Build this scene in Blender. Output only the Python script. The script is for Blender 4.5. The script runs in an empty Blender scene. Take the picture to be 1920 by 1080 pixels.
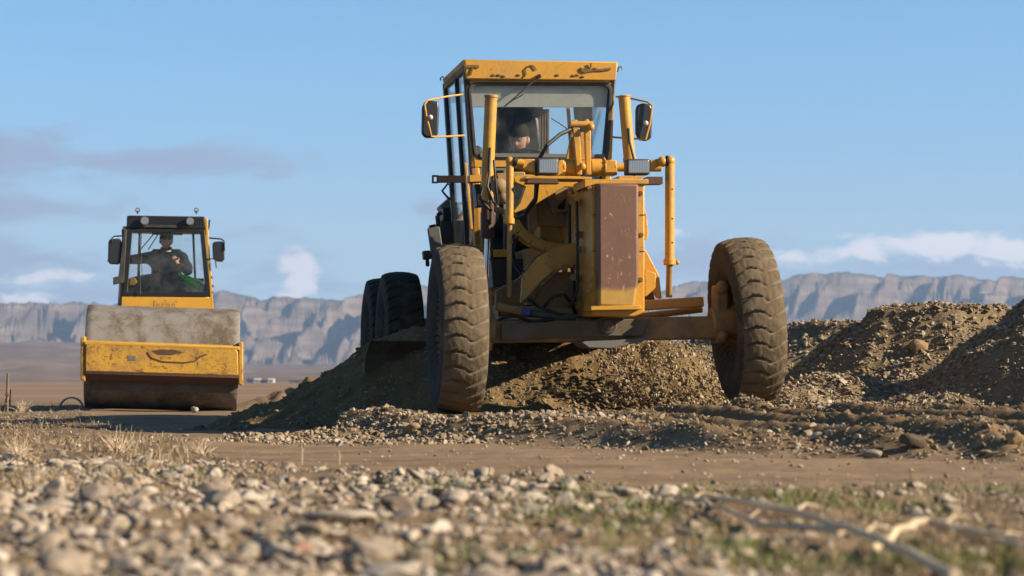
import bpy, bmesh, math, random
import numpy as np
from mathutils import Vector, Matrix, Euler
R = math.radians
random.seed(7); rng = np.random.default_rng(7)
scene = bpy.context.scene
COL = scene.collection

# ------------------------------------------------------------------ camera
CAM_Z = 0.43
LENS = 86.0
FPX = LENS / 36.0 * 1920.0
PITCH = math.atan(172.0 / FPX)
cd = bpy.data.cameras.new('camera'); cam = bpy.data.objects.new('camera', cd); COL.objects.link(cam)
cam.location = (0, 0, CAM_Z); cam.rotation_euler = (R(90) + PITCH, 0, 0)
cd.lens = LENS; cd.sensor_width = 36; cd.clip_start = 0.1; cd.clip_end = 40000
cd.dof.use_dof = True; cd.dof.focus_distance = 23.0; cd.dof.aperture_fstop = 3.6
scene.camera = cam

# ------------------------------------------------------------------ light
SUN_EL, SUN_AZ = R(26), R(-15)       # azimuth from +X, turned towards the camera
sdir = Vector((math.cos(SUN_EL) * math.cos(SUN_AZ), math.cos(SUN_EL) * math.sin(SUN_AZ), math.sin(SUN_EL)))
sl = bpy.data.lights.new('sun', 'SUN'); sl.energy = 5.0; sl.angle = R(0.5); sl.color = (1.0, 0.83, 0.62)
so = bpy.data.objects.new('sun', sl); COL.objects.link(so); so.location = (30, -10, 30)
so.rotation_euler = (-sdir).to_track_quat('-Z', 'Y').to_euler()
vs = scene.view_settings
vs.view_transform = 'Standard'; vs.look = 'None'; vs.exposure = 1.3; vs.gamma = 1.0; vs.use_curve_mapping = False
scene.cycles.max_bounces = 8; scene.cycles.transparent_max_bounces = 12
scene.cycles.volume_bounces = 0
scene.cycles.sample_clamp_indirect = 4.0

class NT:
    """small node-graph helper"""
    def __init__(s, tree): s.t = tree; s.n = tree.nodes; s.l = tree.links
    def node(s, typ, ins=None, **kw):
        n = s.n.new(typ)
        for k, v in kw.items(): setattr(n, k, v)
        for k, v in (ins or {}).items(): s.put(n.inputs[k], v)
        return n
    def put(s, sock, v):
        if isinstance(v, bpy.types.NodeSocket): s.l.new(v, sock)
        else: sock.default_value = v
    def math(s, op, a, b=0.0, c=None, clamp=False):
        n = s.n.new('ShaderNodeMath'); n.operation = op; n.use_clamp = clamp
        s.put(n.inputs[0], a); s.put(n.inputs[1], b)
        if c is not None: s.put(n.inputs[2], c)
        return n.outputs[0]
    def mix(s, f, a, b, blend='MIX'):
        n = s.n.new('ShaderNodeMix'); n.data_type = 'RGBA'; n.blend_type = blend
        s.put(n.inputs[0], f)
        for i, v in ((6, a), (7, b)):
            if isinstance(v, (tuple, list)) and len(v) == 3: v = (*v, 1.0)
            s.put(n.inputs[i], v)
        return n.outputs[2]
    def ramp(s, f, stops, interp='LINEAR'):
        n = s.n.new('ShaderNodeValToRGB'); cr = n.color_ramp; cr.interpolation = interp
        while len(cr.elements) < len(stops): cr.elements.new(0.5)
        for e, (p, c) in zip(cr.elements, stops):
            e.position = p; e.color = (*c, 1) if isinstance(c, (tuple, list)) else (c, c, c, 1)
        s.put(n.inputs[0], f); return n.outputs[0]
    def noise(s, vec, scale, detail=4.0, rough=0.55, dist=0.0):
        n = s.n.new('ShaderNodeTexNoise'); s.put(n.inputs['Scale'], scale); n.inputs['Detail'].default_value = detail
        n.inputs['Roughness'].default_value = rough; n.inputs['Distortion'].default_value = dist
        if vec is not None: s.l.new(vec, n.inputs['Vector'])
        return n.outputs['Fac']
    def mapping(s, vec, scale=(1, 1, 1), loc=(0, 0, 0)):
        n = s.n.new('ShaderNodeMapping'); s.l.new(vec, n.inputs['Vector'])
        n.inputs['Scale'].default_value = scale; n.inputs['Location'].default_value = loc
        return n.outputs[0]
    def smooth(s, v, a, b):
        n = s.n.new('ShaderNodeMapRange'); n.interpolation_type = 'SMOOTHSTEP'; s.put(n.inputs[0], v)
        n.inputs[1].default_value = a; n.inputs[2].default_value = b; return n.outputs[0]

# ------------------------------------------------------------------ sky
world = bpy.data.worlds.new('World'); scene.world = world; world.use_nodes = True
g = NT(world.node_tree); g.n.clear()
tc = g.node('ShaderNodeTexCoord'); d = tc.outputs['Generated']
sp = g.node('ShaderNodeSeparateXYZ'); g.l.new(d, sp.inputs[0])
X, Y, Z = sp.outputs
zz = g.math('ADD', g.math('ADD', g.math('MULTIPLY', g.math('MAXIMUM', Z, 0.0), 1.2), 0.10), g.math('MULTIPLY', g.math('MAXIMUM', g.math('SUBTRACT', Z, 0.17), 0.0), 9.0))
cb = g.node('ShaderNodeCombineXYZ'); g.l.new(X, cb.inputs[0]); g.l.new(Y, cb.inputs[1]); g.l.new(zz, cb.inputs[2])
nm = g.node('ShaderNodeVectorMath', operation='NORMALIZE'); g.l.new(cb.outputs[0], nm.inputs[0])
sky = g.node('ShaderNodeTexSky', sky_type='NISHITA', sun_disc=False, sun_elevation=SUN_EL,
             sun_rotation=R(90) - SUN_AZ, altitude=1200, air_density=1.0, dust_density=0.35, ozone_density=1.6)
g.l.new(nm.outputs[0], sky.inputs['Vector'])
skyc = g.mix(1.0, sky.outputs[0], g.mix(g.smooth(Z, 0.03, 0.15), (1.06, .95, .82), (.88, 1.12, 1.12)), 'MULTIPLY')
# clouds live in world directions: u = x/y (bearing), v = z/y (height above the horizon)
ys = g.math('MAXIMUM', Y, 0.05)
U = g.math('DIVIDE', X, ys); V = g.math('DIVIDE', Z, ys)
uv = g.node('ShaderNodeCombineXYZ'); g.l.new(U, uv.inputs[0]); g.l.new(V, uv.inputs[1])
uvv = uv.outputs[0]
n1 = g.noise(g.mapping(uvv, (20, 70, 1)), 1.0, 9, 0.62, 0.5)
n2 = g.noise(g.mapping(uvv, (48, 95, 1), (3, 5, 0)), 1.0, 9, 0.64, 0.35)
def ell(u0, v0, ru, rv):
    a = g.math('DIVIDE', g.math('SUBTRACT', U, u0), ru); b = g.math('DIVIDE', g.math('SUBTRACT', V, v0), rv)
    q = g.math('ADD', g.math('MULTIPLY', a, a), g.math('MULTIPLY', b, b))
    return g.math('POWER', 2.718, g.math('MULTIPLY', q, -1.0))
def blobs(lst):
    acc = None
    for (u0, v0, ru, rv, s) in lst:
        e = g.math('MULTIPLY', ell(u0, v0, ru, rv), s)
        acc = e if acc is None else g.math('MAXIMUM', acc, e)
    return acc
front = g.smooth(Y, 0.15, 0.4)
# dusky lilac-grey banks
grey = blobs([(-.150, .090, .062, .0075, 1.0), (-.215, .094, .045, .013, 1.1), (-.205, .072, .050, .010, 1.0), (-.178, .073, .022, .004, .8),
              (-.215, .054, .030, .008, .8), (-.155, .044, .080, .013, .8), (-.10, .083, .012, .003, .75), (-.178, .036, .12, .016, .9), (-.22, .086, .07, .020, .95),
              (-.033, .068, .008, .006, .9), (.105, .050, .060, .010, .95), (.19, .045, .09, .010, 1.1), (.13, .047, .05, .007, .9), (-.20, .044, .07, .012, .9), (-.088, .036, .030, .012, .75), (-.12, .06, .05, .01, .45),
              (.45, .06, .2, .02, 1), (-.5, .07, .2, .03, 1)])
gm = g.math('MULTIPLY', g.smooth(g.math('ADD', g.math('MULTIPLY', grey, 0.75), g.math('MULTIPLY', g.math('SUBTRACT', n1, 0.5), 2.3)), 0.12, 0.80), g.math('MULTIPLY', front, g.smooth(grey, 0.04, 0.35)))
# sunlit heads of cloud
wht = blobs([(-.087, .041, .0085, .0115, 1.25), (-.205, .033, .020, .0035, .85), (.172, .0545, .042, .0065, 1.1), (.148, .0525, .024, .006, 1.0), (.200, .052, .035, .0065, 1.0),
             (.120, .0505, .03, .005, .75), (.068, .060, .010, .0035, .7), (-.19, .0415, .03, .004, .8), (-.14, .036, .03, .004, .6), (.45, .075, .1, .01, 1), (-.45, .08, .15, .012, 1)])
wm = g.math('MULTIPLY', g.smooth(g.math('ADD', g.math('MULTIPLY', wht, 0.85), g.math('MULTIPLY', g.math('SUBTRACT', n2, 0.5), 2.7)), 0.28, 0.85), g.math('MULTIPLY', front, g.smooth(wht, 0.10, 0.45)))
c1 = g.mix(g.math('MULTIPLY', gm, 0.80), skyc, (1.95, 2.25, 3.15))
c2 = g.mix(g.math('MULTIPLY', wm, 0.92), c1, (5.3, 5.0, 5.1))
bg = g.node('ShaderNodeBackground', {'Strength': 0.073}); g.l.new(c2, bg.inputs['Color'])
ow = g.node('ShaderNodeOutputWorld'); g.l.new(bg.outputs[0], ow.inputs['Surface'])

# ------------------------------------------------------------------ object helpers
def props(o, label=None, cat=None, group=None, kind=None):
    if label: o['label'] = label
    if cat: o['category'] = cat
    if group: o['group'] = group
    if kind: o['kind'] = kind
    return o
def thing(name, label, cat, loc=(0, 0, 0), rotz=0.0, group=None):
    o = bpy.data.objects.new(name, None); COL.objects.link(o); o.empty_display_size = 0.3
    o.location = loc; o.rotation_euler = (0, 0, rotz)
    return props(o, label, cat, group)
def link(name, me, mat=None, parent=None):
    o = bpy.data.objects.new(name, me); COL.objects.link(o)
    if mat is not None:
        for m in (mat if isinstance(mat, (list, tuple)) else [mat]): me.materials.append(m)
    if parent is not None: o.parent = parent
    return o

class MB:
    """collects shapes into one mesh"""
    def __init__(s): s.v = []; s.f = []; s.g = []
    def add(s, vs_, fs_):
        k = len(s.v); s.g.append((k, k + len(vs_), len(s.f), len(s.f) + len(fs_))); s.v += [tuple(p) for p in vs_]; s.f += [tuple(i + k for i in f) for f in fs_]; return s
    def box(s, c, size, rot=None):
        hx, hy, hz = [q / 2 for q in size]
        pts = [Vector((sx * hx, sy * hy, sz * hz)) for sx in (-1, 1) for sy in (-1, 1) for sz in (-1, 1)]
        if rot is not None:
            M = Euler(rot).to_matrix(); pts = [M @ p for p in pts]
        pts = [p + Vector(c) for p in pts]
        return s.add(pts, [(0, 1, 3, 2), (4, 6, 7, 5), (0, 4, 5, 1), (2, 3, 7, 6), (0, 2, 6, 4), (1, 5, 7, 3)])
    def hexa(s, front, back):
        """front and back quads, same winding"""
        n = len(front); pts = list(front) + list(back)
        fs = [tuple(range(n)), tuple(range(2 * n - 1, n - 1, -1))] + [(i, i + n, (i + 1) % n + n, (i + 1) % n) for i in range(n)]
        return s.add(pts, fs)
    def prism(s, poly, off):
        off = Vector(off); return s.hexa([Vector(p) for p in poly], [Vector(p) + off for p in poly])
    def cyl(s, a, b, r0, r1=None, n=16, caps=True):
        a = Vector(a); b = Vector(b); r1 = r0 if r1 is None else r1
        ax = (b - a).normalized(); t = Vector((0, 0, 1)) if abs(ax.z) < .9 else Vector((1, 0, 0))
        p = ax.cross(t).normalized(); q = ax.cross(p)
        vs_ = []
        for c, r in ((a, r0), (b, r1)):
            vs_ += [c + (p * math.cos(2 * math.pi * i / n) + q * math.sin(2 * math.pi * i / n)) * r for i in range(n)]
        fs = [(i, (i + 1) % n, (i + 1) % n + n, i + n) for i in range(n)]
        if caps: fs += [tuple(range(n - 1, -1, -1)), tuple(range(n, 2 * n))]
        return s.add(vs_, fs)
    def tube(s, pts, r, n=8):
        pts = [Vector(p) for p in pts]; m = len(pts); k = len(s.v)
        rr = r if isinstance(r, (list, tuple)) else [r] * m
        prev = None; vs_ = []
        for i, p in enumerate(pts):
            ax = ((pts[min(i + 1, m - 1)] - pts[max(i - 1, 0)])).normalized()
            if prev is None:
                t = Vector((0, 0, 1)) if abs(ax.z) < .9 else Vector((1, 0, 0)); a = ax.cross(t).normalized()
            else: a = (prev - ax * prev.dot(ax)).normalized()
            prev = a; b = ax.cross(a)
            vs_ += [p + (a * math.cos(2 * math.pi * j / n) + b * math.sin(2 * math.pi * j / n)) * rr[i] for j in range(n)]
        fs = [(i * n + j, i * n + (j + 1) % n, (i + 1) * n + (j + 1) % n, (i + 1) * n + j) for i in range(m - 1) for j in range(n)]
        fs += [tuple(range(n - 1, -1, -1)), tuple(range((m - 1) * n, m * n))]
        return s.add(vs_, fs)
    def ball(s, c, r, n=12, m=8):
        r = (r, r, r) if not isinstance(r, (tuple, list)) else r
        vs_ = [(c[0], c[1], c[2] + r[2])]
        for i in range(1, m):
            a = math.pi * i / m
            vs_ += [(c[0] + r[0] * math.sin(a) * math.cos(2 * math.pi * j / n), c[1] + r[1] * math.sin(a) * math.sin(2 * math.pi * j / n), c[2] + r[2] * math.cos(a)) for j in range(n)]
        vs_.append((c[0], c[1], c[2] - r[2])); L = len(vs_) - 1
        fs = [(0, 1 + j, 1 + (j + 1) % n) for j in range(n)]
        for i in range(m - 2):
            fs += [(1 + i * n + j, 1 + (i + 1) * n + j, 1 + (i + 1) * n + (j + 1) % n, 1 + i * n + (j + 1) % n) for j in range(n)]
        fs += [(L, 1 + (m - 2) * n + (j + 1) % n, 1 + (m - 2) * n + j) for j in range(n)]
        return s.add(vs_, fs)
    def lathe_x(s, prof, c=(0, 0, 0), n=48):
        """prof: list of (x, radius) turned about the x axis"""
        vs_ = [(c[0] + x, c[1] + r * math.cos(2 * math.pi * j / n), c[2] + r * math.sin(2 * math.pi * j / n)) for x, r in prof for j in range(n)]
        m = len(prof)
        fs = [(i * n + j, i * n + (j + 1) % n, (i + 1) * n + (j + 1) % n, (i + 1) * n + j) for i in range(m - 1) for j in range(n)]
        return s.add(vs_, fs)
    def clusters(s, tol=.006):
        bb = [(np.min(s.v[a:b], 0) - tol, np.max(s.v[a:b], 0) + tol) for a, b, _, _ in s.g]; lab = list(range(len(bb)))
        for i in range(len(bb)):
            for j in range(i):
                if (bb[i][0] <= bb[j][1]).all() and (bb[j][0] <= bb[i][1]).all():
                    a, b = lab[i], lab[j]; lab = [b if q == a else q for q in lab]
        return [[k for k in range(len(lab)) if lab[k] == q] for q in dict.fromkeys(lab)]
    def build(s, name, mat, parent=None, bevel=0.0, segs=2, ang=32, fix=True):
        if parent is not None and len(s.g) > 1 and name not in ('lettering', 'wiring', 'body', 'scraper'):
            cl = s.clusters()
            if len(cl) > 1:
                out = []
                for ks in cl:
                    m = MB()
                    for k in ks: a, b, c, d_ = s.g[k]; m.add(s.v[a:b], [tuple(i - a for i in f) for f in s.f[c:d_]])
                    out.append(m._build(name, mat, parent, bevel, segs, ang, fix))
                return out[0]
        return s._build(name, mat, parent, bevel, segs, ang, fix)
    def _build(s, name, mat, parent=None, bevel=0.0, segs=2, ang=32, fix=True):
        me = bpy.data.meshes.new(name); me.from_pydata(s.v, [], s.f)
        if fix:
            bm = bmesh.new(); bm.from_mesh(me); bmesh.ops.recalc_face_normals(bm, faces=bm.faces); bm.to_mesh(me); bm.free()
        me.polygons.foreach_set('use_smooth', [True] * len(me.polygons)); me.set_sharp_from_angle(angle=R(ang)); me.update()
        o = link(name, me, mat, parent)
        if bevel:
            b = o.modifiers.new('bevel', 'BEVEL'); b.width = bevel; b.segments = segs; b.limit_method = 'ANGLE'; b.angle_limit = R(40); b.harden_normals = False
        return o

def np_mesh(name, V_, F_, mat, parent=None, smooth=True, tint=None, attrs=None, midx=None):
    """V_ (n,3), F_ (m,k) arrays -> one mesh"""
    me = bpy.data.meshes.new(name); V_ = np.asarray(V_, np.float32); F_ = np.asarray(F_, np.int32)
    m, k = F_.shape
    me.vertices.add(len(V_)); me.vertices.foreach_set('co', V_.ravel())
    me.loops.add(m * k); me.loops.foreach_set('vertex_index', F_.ravel())
    me.polygons.add(m); me.polygons.foreach_set('loop_start', np.arange(0, m * k, k, dtype=np.int32))
    me.polygons.foreach_set('use_smooth', np.full(m, smooth, bool))
    if midx is not None: me.polygons.foreach_set('material_index', np.asarray(midx, np.int32))
    for nm_, arr in (attrs or {}).items():
        a = me.attributes.new(nm_, 'FLOAT', 'POINT'); a.data.foreach_set('value', np.asarray(arr, np.float32))
    if tint is not None:
        a = me.attributes.new('tint', 'FLOAT', 'POINT'); a.data.foreach_set('value', np.asarray(tint, np.float32))
    me.update(calc_edges=True)
    return link(name, me, mat, parent)

def grid_faces(nr, nc):
    i = np.arange(nr - 1)[:, None] * nc + np.arange(nc - 1)[None, :]
    i = i.ravel(); return np.stack([i, i + 1, i + nc + 1, i + nc], 1)

# numpy gradient noise
_perm = np.random.default_rng(3).permutation(4096); _gr = np.random.default_rng(4).uniform(0, 2 * np.pi, 4096)
def _h(ix, iy): return _gr[_perm[(ix + _perm[iy & 4095]) & 4095]]
def pn(x, y):
    x = np.asarray(x, float); y = np.asarray(y, float)
    x0 = np.floor(x).astype(int); y0 = np.floor(y).astype(int); fx = x - x0; fy = y - y0
    u = fx ** 3 * (fx * (fx * 6 - 15) + 10); v = fy ** 3 * (fy * (fy * 6 - 15) + 10)
    def gd(ix, iy, dx, dy): a = _h(ix, iy); return np.cos(a) * dx + np.sin(a) * dy
    a = gd(x0, y0, fx, fy); b = gd(x0 + 1, y0, fx - 1, fy); c = gd(x0, y0 + 1, fx, fy - 1); e = gd(x0 + 1, y0 + 1, fx - 1, fy - 1)
    return (a + u * (b - a) + v * (c - a) + u * v * (a - b - c + e)) * 1.5
def fbm(x, y, o=4, gain=.5):
    s = 0; a = 1; f = 1
    for k in range(o): s = s + a * pn(x * f + 17.3 * k, y * f - 9.1 * k); a *= gain; f *= 2.03
    return s
def ss(a, b, x): t = np.clip((x - a) / (b - a), 0, 1); return t * t * (3 - 2 * t)

# ------------------------------------------------------------------ materials
ALB = .60
def base_mat(name):
    m = bpy.data.materials.new(name); m.use_nodes = True; t = NT(m.node_tree); t.n.clear()
    p = t.node('ShaderNodeBsdfPrincipled'); o = t.node('ShaderNodeOutputMaterial'); t.l.new(p.outputs[0], o.inputs['Surface'])
    return m, t, p, o
def worn(name, col, dirt=(.22, .15, .09), amt=.5, rough=.5, metal=0.0, scale=4.0, rust=0.0, bump=.15, spec=.4, streak=1.0, scratch=0.0, groove=None):
    """painted or bare surface with dust film, patchy dirt and rust spots"""
    m, t, p, o = base_mat(name)
    tc_ = t.node('ShaderNodeTexCoord').outputs['Object']
    n_big = t.noise(t.mapping(tc_, (1, 1, streak)), scale, 6, .6, .3); n_fine = t.noise(tc_, scale * 9, 5, .65)
    vary = t.mix(t.math('MULTIPLY', n_fine, .5), col, tuple(c * .72 for c in col))
    f1 = t.smooth(t.math('ADD', n_big, t.math('MULTIPLY', n_fine, .35)), .82 - .45 * amt, 1.05 - .25 * amt)
    c = t.mix(t.math('MULTIPLY', f1, min(1, amt + .25)), vary, dirt)
    if rust:
        nr = t.noise(tc_, scale * 2.7, 8, .7, .6)
        fr = t.math('MULTIPLY', t.smooth(nr, .68 - .3 * rust, .80 - .3 * rust), .85)
        c = t.mix(fr, c, (.085, .036, .018))
    if scratch:
        ns = t.noise(tc_, scale * .9, 3, .5, 1.6); line = t.smooth(t.math('ABSOLUTE', t.math('SUBTRACT', ns, .5)), .010, .003)
        nm2 = t.smooth(t.noise(tc_, scale * 1.7, 4, .6), .45, .6); c = t.mix(t.math('MULTIPLY', t.math('MULTIPLY', line, nm2), scratch), c, (.10, .045, .02))
    if groove:
        ga = t.node('ShaderNodeAttribute', attribute_name='groove').outputs['Fac']; c = t.mix(t.math('MULTIPLY', ga, .75), c, groove)
    t.put(p.inputs['Base Color'], t.mix(1.0, c, (ALB, ALB, ALB), 'MULTIPLY'))
    t.put(p.inputs['Roughness'], t.math('ADD', rough, t.math('MULTIPLY', f1, .3), clamp=True))
    p.inputs['Metallic'].default_value = metal; p.inputs['Specular IOR Level'].default_value = spec
    b = t.node('ShaderNodeBump', {'Strength': bump, 'Distance': .01}); t.l.new(t.math('ADD', n_fine, n_big), b.inputs['Height']); t.l.new(b.outputs[0], p.inputs['Normal'])
    return m
M = {}
M['yellow'] = worn('yellow_paint', (.80, .405, .045), (.36, .23, .12), .45, .42, rust=.12, scale=3.5, scratch=.45)
M['yellow_roller'] = worn('roller_yellow_paint', (.86, .47, .055), (.32, .21, .09), .35, .42, rust=.15, scale=3)
M['yellow_worn'] = worn('scraped_yellow_paint', (.82, .46, .06), (.36, .20, .07), .55, .5, rust=.50, scale=4.6, bump=.3, scratch=.9)
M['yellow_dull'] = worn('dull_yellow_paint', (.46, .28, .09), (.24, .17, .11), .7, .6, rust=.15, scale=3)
M['grime'] = worn('brown_grime', (.20, .105, .03), (.36, .20, .05), .6, .7, scale=14)
M['rust'] = worn('rusty_plate', (.12, .055, .038), (.17, .10, .07), .5, .7, rust=.1, scale=5, bump=.3)
M['steel'] = worn('muddy_steel', (.17, .15, .13), (.16, .11, .065), .8, .55, metal=.25, scale=4)
M['drum'] = worn('drum_steel', (.33, .31, .275), (.13, .09, .05), .66, .6, metal=.1, scale=4.2, bump=.4, streak=.6)
M['chrome'] = worn('chrome_rod', (.7, .7, .7), (.3, .25, .2), .2, .18, metal=1.0)
M['black'] = worn('black_paint', (.018, .018, .02), (.10, .08, .06), .25, .45)
M['blackgrey'] = worn('grey_black_panel', (.05, .05, .052), (.14, .12, .10), .4, .55)
M['grey'] = worn('grey_panel', (.20, .19, .18), (.25, .2, .15), .4, .55)
M['cream'] = worn('cream_liner', (.98, .95, .82), (.6, .55, .42), .3, .7)
M['rubber_black'] = worn('black_rubber', (.014, .014, .015), (.08, .065, .05), .2, .55)
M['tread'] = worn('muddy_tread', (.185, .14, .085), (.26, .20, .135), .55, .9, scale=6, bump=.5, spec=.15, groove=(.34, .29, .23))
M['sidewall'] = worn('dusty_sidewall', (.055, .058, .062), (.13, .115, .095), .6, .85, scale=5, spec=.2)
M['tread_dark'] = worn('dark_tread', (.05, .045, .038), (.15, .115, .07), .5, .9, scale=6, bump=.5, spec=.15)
M['white'] = worn('white_plastic', (.75, .75, .72), (.4, .35, .3), .2, .5)
M['skin'] = worn('skin', (.85, .46, .31), (.62, .30, .19), .3, .5, scale=12, bump=.05)
M['jacket'] = worn('dark_jacket', (.022, .026, .024), (.05, .045, .035), .4, .9, spec=.1)
M['navy'] = worn('navy_jacket', (.025, .035, .06), (.05, .05, .06), .4, .9, spec=.1)
M['brown_jacket'] = worn('brown_jacket', (.10, .085, .08), (.05, .05, .06), .4, .9, spec=.1)
M['hair'] = worn('grey_hair', (.30, .27, .24), (.1, .09, .08), .4, .9)
M['cap'] = worn('knit_cap', (.05, .042, .03), (.08, .07, .05), .4, .95, spec=.1)
M['curtain'] = worn('brown_curtain', (.16, .12, .09), (.08, .06, .05), .5, .9)
M['blue'] = worn('blue_fitting', (.04, .05, .35), (.1, .1, .1), .2, .35)
M['green'] = worn('green_bottle', (.03, .75, .08), (.02, .2, .05), .3, .25, bump=.02)
M['wood'] = worn('weathered_wood', (.30, .235, .165), (.16, .12, .08), .6, .9, scale=9, bump=.5, spec=.1)
M['twig'] = worn('pale_dry_stem', (.98, .78, .54), (.70, .53, .36), .4, .85, scale=14, bump=.4, spec=.1)
M['concrete'] = worn('concrete', (.38, .36, .34), (.25, .2, .15), .5, .85, scale=4)
M['wall_white'] = worn('white_wall', (.78, .75, .70), (.5, .45, .4), .2, .8, scale=.3)
M['roof_blue'] = worn('blue_metal_roof', (.05, .09, .16), (.1, .1, .12), .2, .6, scale=.3)
M['wall_brown'] = worn('brown_wall', (.20, .15, .13), (.25, .2, .17), .3, .8, scale=.3)

def glass_mat(name, tint=(.86, .90, .90), film=.06, filmcol=(.35, .35, .33), rough=.02):
    m, t, p, o = base_mat(name); t.n.remove(p)
    tr = t.node('ShaderNodeBsdfTransparent', {'Color': (*tint, 1)}); gl = t.node('ShaderNodeBsdfGlossy', {'Color': (1, 1, 1, 1), 'Roughness': rough})
    df = t.node('ShaderNodeBsdfDiffuse', {'Color': (*filmcol, 1)})
    lw = t.node('ShaderNodeLayerWeight', {'Blend': .22})
    tc_ = t.node('ShaderNodeTexCoord').outputs['Object']
    nz = t.math('MULTIPLY', t.smooth(t.noise(tc_, 3.5, 6, .6), .35, .75), film * 2)
    m1 = t.node('ShaderNodeMixShader'); t.l.new(nz, m1.inputs[0]); t.l.new(tr.outputs[0], m1.inputs[1]); t.l.new(df.outputs[0], m1.inputs[2])
    m2 = t.node('ShaderNodeMixShader'); t.l.new(t.math('MULTIPLY', lw.outputs['Fresnel'], .55), m2.inputs[0]); t.l.new(m1.outputs[0], m2.inputs[1]); t.l.new(gl.outputs[0], m2.inputs[2])
    t.l.new(m2.outputs[0], o.inputs['Surface']); return m
M['glass'] = glass_mat('window_glass', (.91, .93, .93), film=.05)
M['glass_dark'] = glass_mat('tinted_glass', (.30, .38, .40), film=.07)
def lens_mat():
    m, t, p, o = base_mat('lamp_lens')
    tc_ = t.node('ShaderNodeTexCoord').outputs['Object']
    w = t.node('ShaderNodeTexWave', {'Scale': 22.0, 'Distortion': .3}); t.l.new(tc_, w.inputs['Vector'])
    t.put(p.inputs['Base Color'], t.mix(w.outputs['Fac'], (.20, .21, .22), (.28, .29, .30)))
    p.inputs['Metallic'].default_value = .5; p.inputs['Roughness'].default_value = .18
    b = t.node('ShaderNodeBump', {'Strength': .15, 'Distance': .004}); t.l.new(w.outputs['Fac'], b.inputs['Height']); t.l.new(b.outputs[0], p.inputs['Normal'])
    return m
M['lens'] = lens_mat()
def mirror_mat():
    m, t, p, o = base_mat('mirror_back'); p.inputs['Base Color'].default_value = (.02, .02, .022, 1); p.inputs['Roughness'].default_value = .38; return m
M['mirror'] = mirror_mat()

def nose_mat():
    """front block: bare rust on the face, scraped yellow along the bottom"""
    m, t, p, o = base_mat('scraped_rust_block')
    tc_ = t.node('ShaderNodeTexCoord').outputs['Object']
    s_ = t.node('ShaderNodeSeparateXYZ'); t.l.new(tc_, s_.inputs[0])
    n0 = t.noise(tc_, 9, 8, .65, .4); n1_ = t.noise(tc_, 2.6, 5, .6); n2_ = t.noise(t.mapping(tc_, (14, 14, 5)), 1.6, 8, .72, 1.2)
    rustc = t.mix(n0, (.085, .038, .024), (.15, .075, .050)); yel = t.mix(n0, (.42, .24, .03), (.24, .15, .04))
    zf = t.math('SUBTRACT', s_.outputs[2], t.math('MULTIPLY', n1_, .28))
    edge = t.smooth(zf, .84, .90)
    scr = t.math('MULTIPLY', t.smooth(n2_, .60, .66), .75)
    rustc = t.mix(scr, rustc, (.50, .24, .07))
    t.put(p.inputs['Base Color'], t.mix(edge, yel, rustc)); p.inputs['Roughness'].default_value = .62
    b = t.node('ShaderNodeBump', {'Strength': .3, 'Distance': .006}); t.l.new(n0, b.inputs['Height']); t.l.new(b.outputs[0], p.inputs['Normal'])
    return m
M['nose'] = nose_mat()

def stone_mat(name, a, b_, c_, d_):
    m, t, p, o = base_mat(name)
    at = t.node('ShaderNodeAttribute', attribute_name='tint'); geo = t.node('ShaderNodeNewGeometry').outputs['Position']
    n = t.noise(geo, 28, 5, .6); base = t.ramp(at.outputs['Fac'], [(q, tuple(k * ALB for k in cc)) for q, cc in ((0, a), (.35, b_), (.7, c_), (1, d_))])
    t.put(p.inputs['Base Color'], t.mix(t.math('MULTIPLY', t.smooth(n, .35, .7), .55), base, (.14, .10, .06)))
    p.inputs['Roughness'].default_value = .85; p.inputs['Specular IOR Level'].default_value = .25
    bp = t.node('ShaderNodeBump', {'Strength': .35, 'Distance': .006}); t.l.new(n, bp.inputs['Height']); t.l.new(bp.outputs[0], p.inputs['Normal'])
    return m
M['stone'] = stone_mat('river_stone', (.23, .185, .14), (.41, .34, .265), (.50, .43, .345), (.72, .64, .54))
M['pile_stone'] = stone_mat('pile_stone', (.22, .16, .10), (.37, .285, .185), (.47, .375, .26), (.66, .56, .42))

def soil_mat(name, a, b_, scale=5, bump=.5, extra=None):
    m, t, p, o = base_mat(name)
    geo = t.node('ShaderNodeNewGeometry').outputs['Position']
    n = t.noise(geo, scale, 6, .6, .2); f = t.noise(geo, scale * 11, 6, .7); v = t.node('ShaderNodeTexVoronoi', {'Scale': scale * 9.0}); t.l.new(geo, v.inputs['Vector'])
    c = t.mix(t.smooth(n, .3, .7), a, b_); c = t.mix(t.math('MULTIPLY', t.smooth(f, .35, .75), .55), c, tuple(q * .55 for q in a))
    c = t.mix(t.math('MULTIPLY', t.smooth(v.outputs['Distance'], .35, .1), .45), c, tuple(min(1, q * 1.5) for q in b_)); c = t.mix(1.0, c, (ALB, ALB, ALB), 'MULTIPLY')
    t.put(p.inputs['Base Color'], c); p.inputs['Roughness'].default_value = .95; p.inputs['Specular IOR Level'].default_value = .15
    bp = t.node('ShaderNodeBump', {'Strength': bump, 'Distance': .03}); t.l.new(t.math('ADD', f, t.math('MULTIPLY', n, .5)), bp.inputs['Height']); t.l.new(bp.outputs[0], p.inputs['Normal'])
    return m
M['pile_soil'] = soil_mat('gravelly_soil', (.26, .19, .112), (.34, .255, .158))
M['windrow_soil'] = soil_mat('dark_gravelly_soil', (.18, .12, .052), (.26, .18, .085))  # darker tone than the soil of the piles

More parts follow.
